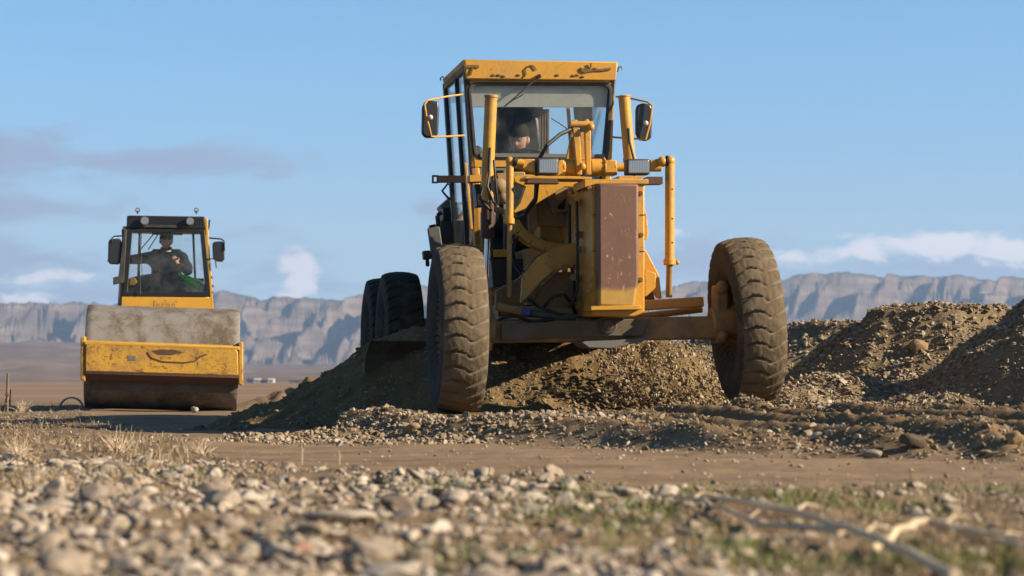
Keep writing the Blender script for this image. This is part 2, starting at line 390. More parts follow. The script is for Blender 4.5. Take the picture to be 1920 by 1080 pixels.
def ground_mat():
    m, t, p, o = base_mat('earth')
    geo = t.node('ShaderNodeNewGeometry').outputs['Position']
    road = t.node('ShaderNodeAttribute', attribute_name='road').outputs['Fac']; fill = t.node('ShaderNodeAttribute', attribute_name='fill').outputs['Fac']
    far = t.node('ShaderNodeAttribute', attribute_name='far').outputs['Fac']
    n = t.noise(geo, 1.6, 6, .6, .2); f = t.noise(geo, 22, 7, .7); v = t.node('ShaderNodeTexVoronoi', {'Scale': 38.0}); t.l.new(geo, v.inputs['Vector'])
    verge = t.mix(t.smooth(n, .35, .65), (.235, .175, .115), (.31, .245, .16)); verge = t.mix(t.math('MULTIPLY', t.smooth(f, .4, .7), .6), verge, (.11, .078, .048))
    peb = t.smooth(v.outputs['Distance'], .32, .12)
    verge = t.mix(t.math('MULTIPLY', peb, .5), verge, (.40, .33, .25))
    rd = t.mix(t.smooth(n, .3, .7), (.27, .20, .13), (.35, .27, .18)); rd = t.mix(t.math('MULTIPLY', t.smooth(f, .45, .75), .35), rd, (.16, .11, .065))
    trk = t.noise(t.mapping(geo, (.35, 3.2, 1)), 1.0, 6, .65); rd = t.mix(t.math('MULTIPLY', t.smooth(trk, .48, .62), .5), rd, (.15, .108, .07)); rd = t.mix(t.math('MULTIPLY', t.math('MULTIPLY', peb, t.smooth(n, .5, .62)), .5), rd, (.34, .27, .19))
    fl = t.mix(t.smooth(f, .35, .7), (.27, .195, .11), (.155, .105, .055)); fl = t.mix(t.math('MULTIPLY', peb, .35), fl, (.36, .28, .18))
    nb = t.noise(t.mapping(geo, (.012, .055, 1)), 1.0, 5, .6); nc = t.noise(t.mapping(geo, (.15, .6, 1)), 1.0, 5, .65)
    fc = t.mix(t.smooth(nb, .4, .62), (.27, .20, .145), (.36, .265, .20)); fc = t.mix(t.math('MULTIPLY', t.smooth(nc, .45, .7), .4), fc, (.20, .165, .10))
    c = t.mix(road, verge, rd); c = t.mix(fill, c, fl); c = t.mix(far, c, fc); c = t.mix(1.0, c, (.63, .59, .56), 'MULTIPLY')
    t.put(p.inputs['Base Color'], c); p.inputs['Roughness'].default_value = .95; p.inputs['Specular IOR Level'].default_value = .12
    bs = t.math('SUBTRACT', .55, t.math('MULTIPLY', road, .3))
    bp = t.node('ShaderNodeBump', {'Distance': .025}); t.l.new(bs, bp.inputs['Strength']); t.l.new(t.math('ADD', f, t.math('MULTIPLY', peb, .3)), bp.inputs['Height']); t.l.new(bp.outputs[0], p.inputs['Normal'])
    return m
M['ground'] = ground_mat()

def mountain_mat():
    m, t, p, o = base_mat('sedimentary_cliff')
    g_ = t.node('ShaderNodeNewGeometry'); geo = g_.outputs['Position']
    hn = t.node('ShaderNodeAttribute', attribute_name='hrel').outputs['Fac']; st = t.node('ShaderNodeAttribute', attribute_name='steep').outputs['Fac']
    strata = t.noise(t.mapping(geo, (.002, .002, .06)), 1.0, 5, .6); n = t.noise(geo, .012, 6, .65); n_ = t.noise(t.mapping(geo, (.03, .006, .01)), 1.0, 6, .7)
    rock = t.mix(t.smooth(strata, .38, .62), (.20, .165, .13), (.36, .295, .225)); rock = t.mix(t.math('MULTIPLY', t.smooth(n_, .42, .6), .65), rock, (.15, .12, .10))
    slope = t.mix(t.smooth(n, .4, .6), (.13, .115, .10), (.21, .18, .15)); slope = t.mix(t.math('MULTIPLY', t.smooth(n_, .45, .62), .5), slope, (.30, .25, .20))
    top = t.mix(n, (.07, .075, .055), (.15, .14, .11))
    c = t.mix(st, slope, rock); c = t.mix(t.smooth(hn, .965, .995), c, top); c = t.mix(1.0, c, (.46, .44, .46), 'MULTIPLY')
    t.put(p.inputs['Base Color'], c); p.inputs['Roughness'].default_value = 1.0; p.inputs['Specular IOR Level'].default_value = .0
    bp = t.node('ShaderNodeBump', {'Strength': 1.0, 'Distance': 22.0}); t.l.new(n_, bp.inputs['Height']); t.l.new(bp.outputs[0], p.inputs['Normal'])
    return m
M['mountain'] = mountain_mat()
def hill_mat():
    m, t, p, o = base_mat('dry_hill')
    geo = t.node('ShaderNodeNewGeometry').outputs['Position']
    n = t.noise(geo, .02, 6, .65); n_ = t.noise(t.mapping(geo, (.012, .004, .2)), 1.0, 5, .6)
    c = t.mix(t.smooth(n, .35, .65), (.19, .15, .12), (.27, .21, .165)); c = t.mix(t.math('MULTIPLY', t.smooth(n_, .5, .7), .5), c, (.33, .26, .20)); c = t.mix(1.0, c, (.55, .53, .54), 'MULTIPLY')
    t.put(p.inputs['Base Color'], c); p.inputs['Roughness'].default_value = 1; p.inputs['Specular IOR Level'].default_value = 0
    return m
M['hill'] = hill_mat()
def grass_mat():
    m, t, p, o = base_mat('grass_blades')
    at = t.node('ShaderNodeAttribute', attribute_name='tint').outputs['Fac']
    t.put(p.inputs['Base Color'], t.ramp(at, [(0, (.20, .145, .08)), (.5, (.29, .215, .125)), (.62, (.13, .14, .04)), (1, (.055, .115, .016))]))
    p.inputs['Roughness'].default_value = .7; p.inputs['Specular IOR Level'].default_value = .2
    return m
M['grass'] = grass_mat()
# ------------------------------------------------------------------ terrain
GO = Vector((0.745, 20.0, 0.16)); GYAW = R(9)            # grader: middle of the front axle, on the spread layer
RO = Vector((-4.87, 34.0, 0.0)); RYAW = R(7)
def verge_edge(x): return np.interp(x, [-14, -8, -6, -4.3, -2.3, -1.5, -.6, 0, 2, 4, 10], [60, 45, 34, 25, 16.7, 12.6, 11.2, 10.6, 9.2, 8.2, 6])
def fill_front(x): return np.interp(x, [-6, -1.9, -1.35, -.6, .2, 1.5, 2.6, 6, 14], [60, 26, 18.9, 17.4, 16.2, 13.9, 12.9, 12, 12])
def fill_mask(x, y):
    w = .22 * fbm(x * 1.1, y * 1.1, 3)
    return ss(-.25, .65, y - fill_front(x) + w) * ss(60, 40, y)
def road_mask(x, y):
    w = .5 * fbm(x * .8 + 4, y * .8, 3)
    return ss(-.3, .5, (y - verge_edge(x)) + w) * ss(70, 45, y)
def ground_h(x, y):
    x = np.asarray(x, float); y = np.asarray(y, float)
    road = road_mask(x, y); fill = fill_mask(x, y)
    z = .022 * fbm(x * .35, y * .35, 3) * ss(60, 40, y)
    near = ss(14, 9, y)
    z = z + (1 - road) * (.022 * fbm(x * 2.1, y * 2.1, 4) + .012 * fbm(x * 9, y * 9, 3)) * ss(60, 30, y)
    z = z + (.005 * fbm(x * 7, y * 7, 3) + .014 * fbm(x * .7, y * 2.4, 3)) * ss(40, 20, y)
    z = z + fill * (.155 - .03 * ss(.5, 1.5, x) * ss(19, 17, y) + .010 * fbm(x * 1.5, y * .9, 2) + .007 * fbm(x * 6, y * 6, 3))
    # churned ruts and ridges running across in front of the piles
    for (xa, amp, wd, ph) in ((.30, .035, .10, 0), (.85, .055, .12, 3), (1.30, .085, .14, 6), (1.85, .07, .12, 9), (2.5, .09, .15, 12), (3.2, .08, .14, 15), (3.9, .07, .14, 18)):
        q = x - (xa - .22 * (y - 19.4)) + .16 * fbm(y * .5 + ph, x * .3, 3)
        k = ss(20.3, 19.2, y) * fill
        z = z + k * amp * (np.exp(-(q / wd) ** 2) - .45 * np.exp(-((q + 1.9 * wd) / wd) ** 2)) * (1 + .12 * fbm(x * 1.2, y * .8 + ph, 2)) + k * .005 * fbm(x * 15, y * 15 + ph, 2)
    # loose heap spilled in front of the near wheel
    z = z + .07 * np.exp(-((x + 1.15) / .45) ** 2 - ((y - 18.6) / .5) ** 2) * (1 + .5 * fbm(x * 6, y * 6, 3))
    z = z + .02 * np.exp(-((x + .1) / .6) ** 2 - ((y - 17.3) / .5) ** 2) - .035 * np.exp(-((x + .35) / .45) ** 2 - ((y - 18.6) / .9) ** 2) * (1 + .6 * fbm(x * 6, y * 6, 3))
    z = z + .10 * np.exp(-((x - 2.42) / .32) ** 2 - ((y - 20.5) / .7) ** 2) + .07 * np.exp(-((x - 1.75) / .35) ** 2 - ((y - 19.35) / .3) ** 2) * (1 + .4 * fbm(x * 6, y * 6, 3))
    # wheel seats
    z = np.where(np.hypot(x + .44, (y - 19.8) * .6) < .42, np.minimum(z, .165), z)
    # low spoil ridge beyond
    z = z + .30 * np.exp(-((x + 2.9) / 1.1) ** 2 - ((y - 37) / 1.2) ** 2) * (1 + .4 * fbm(x * 3, y * 3, 3)) 
    z = z * ss(300, 60, y)
    z = z - 1.3 * ss(80, 1500, y) + .25 * fbm(x * .012, y * .012, 3) * ss(80, 400, y) * ss(1400, 800, y)
    return z

def build_ground():
    ys_ = [-60., -30, -12, -5, -1, 1, 2.4]
    d_ = 3.4
    while d_ < 42: ys_.append(d_); d_ *= 1.0062
    while d_ < 14000: ys_.append(d_); d_ *= 1.035
    ys_ = np.array(ys_); inner = np.linspace(-1, 1, 460)
    outer = np.array([1.02, 1.06, 1.12, 1.2, 1.35, 1.6, 2, 2.8, 4, 6, 9, 14]); u = np.concatenate([-outer[::-1], inner, outer])
    hw = np.where(ys_ < 3, 2.2, .26 * ys_ + 1.1)
    Xg = u[None, :] * hw[:, None]; Yg = np.repeat(ys_[:, None], len(u), 1)
    Zg = ground_h(Xg, Yg); far = ss(38, 62, Yg)
    V_ = np.stack([Xg, Yg, Zg], -1).reshape(-1, 3)
    o = np_mesh('ground', V_, grid_faces(len(ys_), len(u)), M['ground'],
                attrs={'road': road_mask(Xg, Yg).ravel(), 'fill': fill_mask(Xg, Yg).ravel(), 'far': far.ravel()})
    props(o, kind='structure')
build_ground()

def build_hills():
    Yr = np.linspace(1500, 4300, 110); u = np.linspace(-.75, .75, 300)
    Yg = np.repeat(Yr[:, None], 300, 1); Xg = u[None, :] * Yr[:, None]
    px = 960 + u * FPX
    H = np.interp(px, [-600, -100, 0, 60, 150, 230, 330, 470, 560, 650, 800, 1300, 1500, 2300], [70, 74, 68, 72, 70, 60, 40, 28, 30, 30, 26, 24, 26, 30])  # height in px above horizon at the rear crest
    t = (Yr - 1500) / 2800
    ramp_ = ss(0, .85, t)[:, None]
    Zg = -2 + H[None, :] / FPX * Yg * (ramp_ * .9) * (1 + .16 * fbm(Xg / 420, Yg / 520, 3)) 
    rid = 1 - np.abs(pn(Xg / 260 + .3 * fbm(Xg / 600, Yg / 600, 2), Yg / 520))
    Zg = Zg + (rid - .6) * 16 * ss(0, .3, t)[:, None] * ss(0, 1, H[None, :] / 50) + 3.0 * fbm(Xg / 70, Yg / 90, 3) * ss(0, .2, t)[:, None]
    props(np_mesh('hills', np.stack([Xg, Yg, Zg], -1).reshape(-1, 3), grid_faces(110, 300), M['hill']), kind='structure')
build_hills()

def build_mountains():
    nc, nr = 1150, 210
    u = np.linspace(-.36, .36, nc); px = 960 + u * FPX
    sky_px = [-700, -300, -100, 0, 60, 150, 225, 300, 360, 405, 425, 455, 490, 540, 600, 640, 665, 700, 780, 900, 1000, 1120, 1200, 1262, 1300, 1345, 1400, 1465, 1500, 1535, 1600, 1660, 1700, 1800, 1920, 2100, 2600]
    sky_py = [560, 575, 566, 567, 569, 570, 572, 572, 565, 545, 545, 553, 558, 556, 560, 562, 556, 545, 535, 540, 548, 552, 548, 540, 527, 526, 529, 526, 513, 510, 511, 514, 517, 516, 522, 520, 530]
    Hpx = 712 - np.interp(px, sky_px, sky_py)
    Hpx = Hpx + 2.2 * fbm(px / 45, px * 0, 3)
    Yr = 4600 + 2600 * np.linspace(0, 1, nr) ** 1.0
    Yg = np.repeat(Yr[:, None], nc, 1); Xg = u[None, :] * 6000 * (1 + 0 * Yg)
    t0 = (Yg - 4600) / 1750
    w = 90 * fbm(Xg / 500, Yg / 700, 3)
    left = ss(200, -150, Xg)
    # spurs: ridges that run down towards the viewer, two sizes, plus fine gullies
    xs = Xg + w - .35 * (Yg - 5600)
    def tri(q): f = q - np.floor(q); return np.where(f < .38, f / .38, (1 - f) / .62)
    s1 = tri(xs / 150 + .45 * fbm(Xg / 300, Yg / 2500, 2)); s2 = tri(xs / 58 + .5 * fbm(Xg / 130, Yg / 900, 2)); s3 = tri(xs / 21 + .4 * fbm(Xg / 50, Yg / 300, 2))
    spur = .50 * s1 + .27 * s2 + .09 * s3 + .16 * fbm(Xg / 700 + 5, Yg / 900, 3)
    t = t0 + .50 * (spur - .62) * ss(0, .12, t0)
    t = np.clip(t, 0, 1)
    prof = np.interp(t, [0, .25, .50, .66, .74, .78, .81, .87, .90, 1.0], [0, .16, .44, .66, .74, .86, .88, .965, .985, 1.0])
    Hm = Hpx / FPX * 6400
    base = .12 * left
    Z_ = Hm[None, :] * prof
    Z_ = Z_ - (62 * (1 - s1) + 38 * (1 - s2) + 20 * (1 - s3)) * ss(.03, .35, prof) * ss(1.0, .86, prof)
    Z_ = Z_ + (3.0 * fbm(Xg / 40, Yg / 60, 3)) * ss(.0, .1, prof) + 1.6 * pn(Xg / 14, Yg / 20) * (prof > .97)
    Z_ = Z_ - 6
    dz = np.gradient(Z_, axis=0) / (Yr[1] - Yr[0]); steep = ss(.22, .55, dz + .15 * fbm(Xg / 90, Z_ / 12, 3))
    hrel = prof
    V_ = np.stack([Xg * Yg / 6000, Yg, Z_], -1).reshape(-1, 3)
    props(np_mesh('mountains', V_, grid_faces(nr, nc), M['mountain'], attrs={'hrel': hrel.ravel(), 'steep': steep.ravel()}), kind='structure')
build_mountains()

# air: pale haze over the valley
hz = MB().box((0, 4200, 199), (9000, 9400, 410)); 
hm = bpy.data.materials.new('valley_haze'); hm.use_nodes = True; th = NT(hm.node_tree); th.n.clear()
pv = th.node('ShaderNodeVolumePrincipled', {'Color': (.42, .64, 1.0, 1), 'Density': 8.0e-5, 'Anisotropy': .15}); oo = th.node('ShaderNodeOutputMaterial'); th.l.new(pv.outputs[0], oo.inputs['Volume'])
props(hz.build('haze', hm), kind='stuff')

# ------------------------------------------------------------------ stones
def ico(sub):
    bm = bmesh.new(); bmesh.ops.create_icosphere(bm, subdivisions=sub, radius=1.0)
    v = np.array([p.co[:] for p in bm.verts]); f = np.array([[q.index for q in p.verts] for p in bm.faces]); bm.free(); return v, f
ICO = {k: ico(k) for k in (1, 2, 3)}
def stone_variants(sub, n, seed):
    v, f = ICO[sub]; r_ = np.random.default_rng(seed); out = []
    for i in range(n):
        q = v.copy()
        for k in range(7):                                  # a few flattened facets
            a = r_.normal(size=3); a /= np.linalg.norm(a); lim = r_.uniform(.38, .82); dd = q @ a
            q = q - np.outer(np.maximum(dd - lim, 0) * 1.0, a)
        q *= (1 + .12 * pn(v[:, 0] * 1.7 + i * 5.1, v[:, 1] * 1.7 + v[:, 2] * 1.3))[:, None]
        q *= np.array([1.0, r_.uniform(.6, .95), r_.uniform(.28, .62)])
        out.append(q)
    return out, f
def scatter(name, pts, sizes, sub, mat, parent=None, seed=1, tilt=.5, tint=None, smooth=False):
    """pts (n,3) centres, sizes (n,) half-lengths -> one mesh of loose stones"""
    r_ = np.random.default_rng(seed); vars_, f = stone_variants(sub, 14, seed); nv = len(vars_[0]); n = len(pts)
    vi = r_.integers(0, 14, n); A = r_.uniform(0, 2 * np.pi, n); B = r_.normal(0, tilt, n); C_ = r_.normal(0, tilt, n)
    va = np.stack(vars_)[vi]
    ca, sa, cb_, sb, cc, sc = np.cos(A), np.sin(A), np.cos(B), np.sin(B), np.cos(C_), np.sin(C_)
    Z0 = np.zeros(n); O1 = np.ones(n)
    Rz = np.stack([ca, -sa, Z0, sa, ca, Z0, Z0, Z0, O1], -1).reshape(n, 3, 3); Rx = np.stack([O1, Z0, Z0, Z0, cb_, -sb, Z0, sb, cb_], -1).reshape(n, 3, 3)
    Ry = np.stack([cc, Z0, sc, Z0, O1, Z0, -sc, Z0, cc], -1).reshape(n, 3, 3)
    Rm = Rx @ Ry @ Rz
    V_ = np.einsum('nij,nkj->nki', Rm, va) * np.asarray(sizes)[:, None, None] + np.asarray(pts)[:, None, :]
    F_ = (f[None] + (np.arange(n) * nv)[:, None, None]).reshape(-1, 3)
    ti = np.repeat(r_.uniform(0, 1, n) if tint is None else tint, nv)
    return np_mesh(name, V_.reshape(-1, 3), F_, mat, parent, tint=ti, smooth=smooth or sub > 2)

def pick(n, fdens, xr, yr, seed, xfun=None):
    """rejection-sample n ground points with a density function; xfun limits x by distance"""
    r_ = np.random.default_rng(seed); P = np.zeros((0, 2))
    while len(P) < n:
        y = yr[0] * (yr[1] / yr[0]) ** r_.uniform(0, 1, n * 3)
        hw = .235 * y + .5 if xfun is None else None
        x = r_.uniform(-1, 1, n * 3) * hw if xfun is None else r_.uniform(xr[0], xr[1], n * 3)
        k = r_.uniform(0, 1, n * 3) < fdens(x, y); P = np.concatenate([P, np.stack([x[k], y[k]], 1)])
    return P[:n]
def lay(P, s, sink=.12, hf=ground_h): return np.column_stack([P, hf(P[:, 0], P[:, 1]) + s * (.32 - sink)])

def build_gravel():
    def dens(x, y):
        cl = .5 + .9 * fbm(x * .9 + 3, y * .5, 3)
        leftw = ss(1.1, -.5, x - .12 * (y - 7)) * .95 + .09
        return np.clip(leftw * (.35 + cl), 0, 1) * (1 - road_mask(x, y))
    P = pick(11500, dens, None, (4.4, 13), 11); s = np.exp(rng.normal(np.log(.0166), .60, len(P))); s = np.clip(s, .005, .070) * np.interp(P[:, 1], [5, 12], [1.0, 1.15])
    s *= np.where(P[:, 0] > .6, .7, .93)
    b_ = s > .026; props(scatter('pebbles', lay(P[b_], s[b_], .22), s[b_], 3, M['stone'], seed=2, tilt=.3), kind='stuff'); props(scatter('small_pebbles', lay(P[~b_], s[~b_]), s[~b_], 2, M['stone'], seed=9, tilt=.4, smooth=True), kind='stuff')
    P = pick(9000, lambda x, y: np.clip(.9 - .75 * road_mask(x, y) * ss(0, 1, y / 30), .0, 1) * (1 - .80 * road_mask(x, y)) * (1 - .7 * fill_mask(x, y)), None, (4.4, 34), 12); s = np.exp(rng.normal(np.log(.0085), .4, len(P))) * np.interp(P[:, 1], [5, 30], [.9, 1.9])
    props(scatter('fine_gravel', lay(P, s), s, 2, M['stone'], seed=3), kind='stuff')
    # stones lying on the spread layer and its broken edge
    def dens2(x, y):
        e = y - fill_front(x); return np.clip(np.exp(-((e - .35) / .5) ** 2) * 1.2 + .06 * np.clip(.3 + fbm(x * 1.5, y * 1.5, 3), 0, 1), 0, 1) * (e > -.5)
    P = pick(3300, dens2, None, (12.3, 21.5), 13); s = np.clip(np.exp(rng.normal(np.log(.010), .5, len(P))), .004, .045)
    k = ~((np.abs(P[:, 0] + .44) < .36) & (np.abs(P[:, 1] - 19.9) < .8)) & ~((np.abs(P[:, 0] - 1.92) < .36) & (np.abs(P[:, 1] - 20.2) < .8))
    P, s = P[k], s[k]
    props(scatter('spread_gravel', lay(P, s, .05), s, 2, M['pile_stone'], seed=4), kind='stuff')
    P = pick(2600, lambda x, y: ss(.0, .8, x) * fill_mask(x, y) * np.clip(.25 + 1.1 * fbm(x * 1.6, y * .5, 3), .03, 1), None, (13, 20.3), 15); s = np.clip(np.exp(rng.normal(np.log(.011), .5, len(P))), .005, .035)
    k = ~((np.abs(P[:, 0] - 1.92) < .36) & (np.abs(P[:, 1] - 20.2) < .8)); P, s = P[k], s[k]
    props(scatter('soil_clods', lay(P, s, .05), s, 2, M['pile_soil'], seed=6), kind='stuff')
    # the loose heap beside the wheel is stonier
    P = rng.normal(0, 1, (1700, 2)) * [.55, .60] + [-.95, 18.1]; P = P[(P[:, 1] < 18.7) | (P[:, 0] < -.95)]; s = np.clip(np.exp(rng.normal(np.log(.0175), .42, len(P))), .007, .042)
    P2 = rng.normal(0, 1, (900, 2)) * [.6, .35] + [.25, 17.0]; s2 = np.clip(np.exp(rng.normal(np.log(.018), .4, len(P2))), .008, .05); P3 = np.concatenate([rng.normal(0, 1, (1500, 2)) * [.34, .75] + [2.5, 20.6], rng.normal(0, 1, (500, 2)) * [.35, .25] + [1.8, 19.25]]); P3 = P3[~((np.abs(P3[:, 0] - 1.95) < .27) & (np.abs(P3[:, 1] - 20.2) < .62))]; s3 = np.clip(np.exp(rng.normal(np.log(.016), .45, len(P3))), .007, .045)
    P = np.concatenate([P, P2, P3]); s = np.concatenate([s, s2, s3])
    props(scatter('heaped_gravel', lay(P, s, .0), s, 2, M['pile_stone'], seed=5), kind='stuff')
build_gravel()

# ------------------------------------------------------------------ gravel piles
def pile_h(spec):
    def f(x, y):
        z = np.full(np.shape(x), -1.0)
        for (cx, cy, h, rt, rb, sx, sy) in spec:
            rr = np.hypot((x - cx) / sx, (y - cy) / sy) + .16 * fbm(x * .9 + cx, y * .9 + cy, 3)
            q = (rr - rt) / (rb - rt); c = h * (1 - q); c = np.where(q < .12, h * (1 - .5 * np.maximum(q, 0) ** 2 / .12 - .0) - .03, c); c = np.minimum(c, h * 1.0) 
            z = np.maximum(z, c)
        return z + (.03 * fbm(x * 3, y * 3, 3) + .018 * fbm(x * 9, y * 9, 3)) * (z > 0) + .0
    return f
def build_pile(label, spec, n, seed, smat='pile_soil', size=.022, bias=None, res=.035, stone='pile_stone'):
    hf = pile_h(spec)
    xs = [s[0] for s in spec]; ys_ = [s[1] for s in spec]; r_ = max(s[4] * max(s[5], s[6]) for s in spec) + .4
    x0, x1, y0, y1 = min(xs) - r_, max(xs) + r_, min(ys_) - r_, max(ys_) + r_
    nx, ny = int((x1 - x0) / res), int((y1 - y0) / res)
    gx, gy = np.meshgrid(np.linspace(x0, x1, nx), np.linspace(y0, y1, ny)); z = hf(gx, gy); gh = ground_h(gx, gy)
    ok = z > gh - .05; z = np.where(z < gh - .04, gh - .04, z)
    F_ = grid_faces(ny, nx); F_ = F_[ok.ravel()[F_].all(1)]
    V_ = np.stack([gx, gy, z], -1).reshape(-1, 3); used = np.unique(F_); re = np.full(len(V_), -1); re[used] = np.arange(len(used))
    c = np.array([spec[0][0], spec[0][1], 0.0])
    o = np_mesh('gravel_pile', V_[used] - c, re[F_], M[smat]); o.location = c
    props(o, label, 'gravel pile', 'gravel piles beside the grader')
    r2 = np.random.default_rng(seed); P = np.stack([r2.uniform(x0, x1, n * 4), r2.uniform(y0, y1, n * 4)], 1)
    zz_ = hf(P[:, 0], P[:, 1]); k = (zz_ > ground_h(P[:, 0], P[:, 1]) - .02)
    w = .6 + .4 * ss(-.3, .5, fbm(P[:, 0] * 1.1, P[:, 1] * 1.1, 3)); k &= r2.uniform(0, 1, len(P)) < w
    k &= P[:, 1] < max(ys_) + .9
    P = P[k][:n]; s = np.clip(np.exp(r2.normal(np.log(size), .45, len(P))), .007, .075)
    pts = np.column_stack([P, hf(P[:, 0], P[:, 1]) + s * .15]) - c
    q = scatter('loose_stones', pts, s, 2, M[stone], parent=o, seed=seed); q['kind'] = 'stuff'
    return o, hf
pA, hA = build_pile('flat topped sunlit gravel pile with a tan boulder near its crest, between the other piles', [(4.5, 25.6, 1.22, .55, 2.15, 1, 1), (3.1, 23.6, .50, .2, 1.4, 1, 1.2), (2.5, 22.2, .36, .1, 1.0, 1, 1)], 24000, 21, size=.019)
pB, hB = build_pile('lower distant gravel pile behind the flat topped one, next to the tilted wheel', [(4.5, 31.2, 1.17, .8, 2.7, 1.1, 1), (3.0, 31.6, 1.05, .4, 2.2, 1, 1)], 9000, 22, res=.05)
pC, hC = build_pile('nearest gravel pile with a long shadowed slope, standing in front of the flat topped pile', [(5.68, 22.9, 1.50, .35, 2.40, 1, 1), (4.0, 22.0, .32, .2, 1.5, 1.2, .9)], 15000, 23, size=.017)
pD, hD = build_pile('tallest gravel pile, last of the row, shading its neighbour', [(9.0, 21.0, 2.3, .35, 3.5, 1, 1)], 600, 24, res=.08)
pD['group'] = 'gravel piles beside the grader'
for (px_, py_, yy, s, tn) in ():
    pass

# windrow: the ridge of material the blade is rolling, lying across under the frame
def windrow_h(x, y):
    H = np.interp(x, [-2.95, -2.7, -2.2, -1.75, -1.35, -.9, -.3, .1, .5, .9, 1.3, 1.75, 2.05, 2.35], [-.1, .06, .24, .46, .74, .90, .92, .78, .84, .80, .84, .68, .30, -.1])
    yc = np.interp(x, [-3, -1, .8, 1.3, 2], [23.3, 22.9, 22.65, 22.5, 22.5])
    half = np.interp(x, [-3, -1, .3, .9, 1.4, 2.2], [1.3, 1.6, 1.65, 1.2, .85, .7])
    dd = np.abs(y - yc + .10 * fbm(x * 1.7, y * 1.7, 3)) / half
    z = H * np.where(dd < .25, 1 - dd * dd * 1.0, 1.0 - .0625 - (dd - .25) * 1.15)
    z = np.where(H > 0, z, -.5)
    return z + (.045 * fbm(x * 2.6, y * 2.6, 4) + .015 * fbm(x * 10, y * 10, 3))
def build_windrow():
    res = .024; gx, gy = np.meshgrid(np.arange(-3.5, 2.6, res), np.arange(20.75, 25.3, res)); z = windrow_h(gx, gy); gh = ground_h(gx, gy)
    ok = z > gh - .05; z = np.maximum(z, gh - .04); ny, nx = z.shape
    F_ = grid_faces(ny, nx); F_ = F_[ok.ravel()[F_].all(1)]; V_ = np.stack([gx, gy, z], -1).reshape(-1, 3); used = np.unique(F_); re = np.full(len(V_), -1); re[used] = np.arange(len(used))
    c = np.array([-.3, 22.8, 0.])
    o = np_mesh('windrow', V_[used] - c, re[F_], M['windrow_soil']); o.location = c
    props(o, 'long ridge of dark damp gravel rolling under the grader between its wheels', 'gravel ridge')
    r2 = np.random.default_rng(31)
    P = np.stack([r2.uniform(-3.4, 2.4, 26000), r2.uniform(20.8, 24.2, 26000)], 1); k = (windrow_h(P[:, 0], P[:, 1]) > ground_h(P[:, 0], P[:, 1]) - .01) & (r2.uniform(0, 1, 26000) < np.where(P[:, 0] < -.6, .35, 1)); P = P[k][:9000]
    s = np.clip(np.exp(r2.normal(np.log(.0125), .45, len(P))), .005, .045)
    q = scatter('loose_stones', np.column_stack([P, windrow_h(P[:, 0], P[:, 1]) + s * .1]) - c, s, 2, M['pile_stone'], parent=o, seed=32, tint=r2.uniform(0, .55, len(P))); q['kind'] = 'stuff'
    # stones tumbling off the end of the blade
    n = 1500; a = r2.uniform(0, 1, n); x = .75 + 1.15 * r2.uniform(0, 1, n) ** .8; yy = 21.75 - .45 * a + r2.normal(0, .07, n); zt = np.interp(x, [.7, 1.0, 1.5, 1.75, 1.95], [.62, .86, .82, .62, .25]); z = .2 + (zt - .2) * r2.uniform(0, 1, n)
    s = np.clip(np.exp(r2.normal(np.log(.015), .45, n)), .006, .04)
    o2 = scatter('tumbling_gravel', np.column_stack([x, yy, z]), s, 2, M['pile_stone'], seed=33, tilt=1.5); props(o2, kind='stuff')
build_windrow()

# ------------------------------------------------------------------ grass and straw
def blades(name, P, h, lean, w, tint, seed, parent=None, hf=ground_h):
    r_ = np.random.default_rng(seed); n = len(P); a = r_.uniform(0, 2 * np.pi, n); l = lean * r_.uniform(.2, 1.3, n)
    dx, dy = np.cos(a), np.sin(a); b = r_.uniform(0, np.pi, n); wx, wy = np.cos(b) * w, np.sin(b) * w
    z0 = hf(P[:, 0], P[:, 1]) - .004; rows = []
    for t, ww in ((0, 1.), (.4, .85), (.75, .55), (1, .12)):
        cx = P[:, 0] + dx * l * h * t ** 1.7; cy = P[:, 1] + dy * l * h * t ** 1.7; cz = z0 + h * t * np.sqrt(np.maximum(.12, 1 - (l * t) ** 2 * .5))
        rows.append(np.stack([cx - wx * ww, cy - wy * ww, cz], -1)); rows.append(np.stack([cx + wx * ww, cy + wy * ww, cz], -1))
    V_ = np.stack(rows, 1).reshape(-1, 3); base = (np.arange(n) * 8)[:, None]
    F_ = np.concatenate([base + np.array([[0, 1, 3, 2]]) + 2 * k for k in range(3)])
    return np_mesh(name, V_, F_, M['grass'], parent, tint=np.repeat(tint, 8), smooth=True)
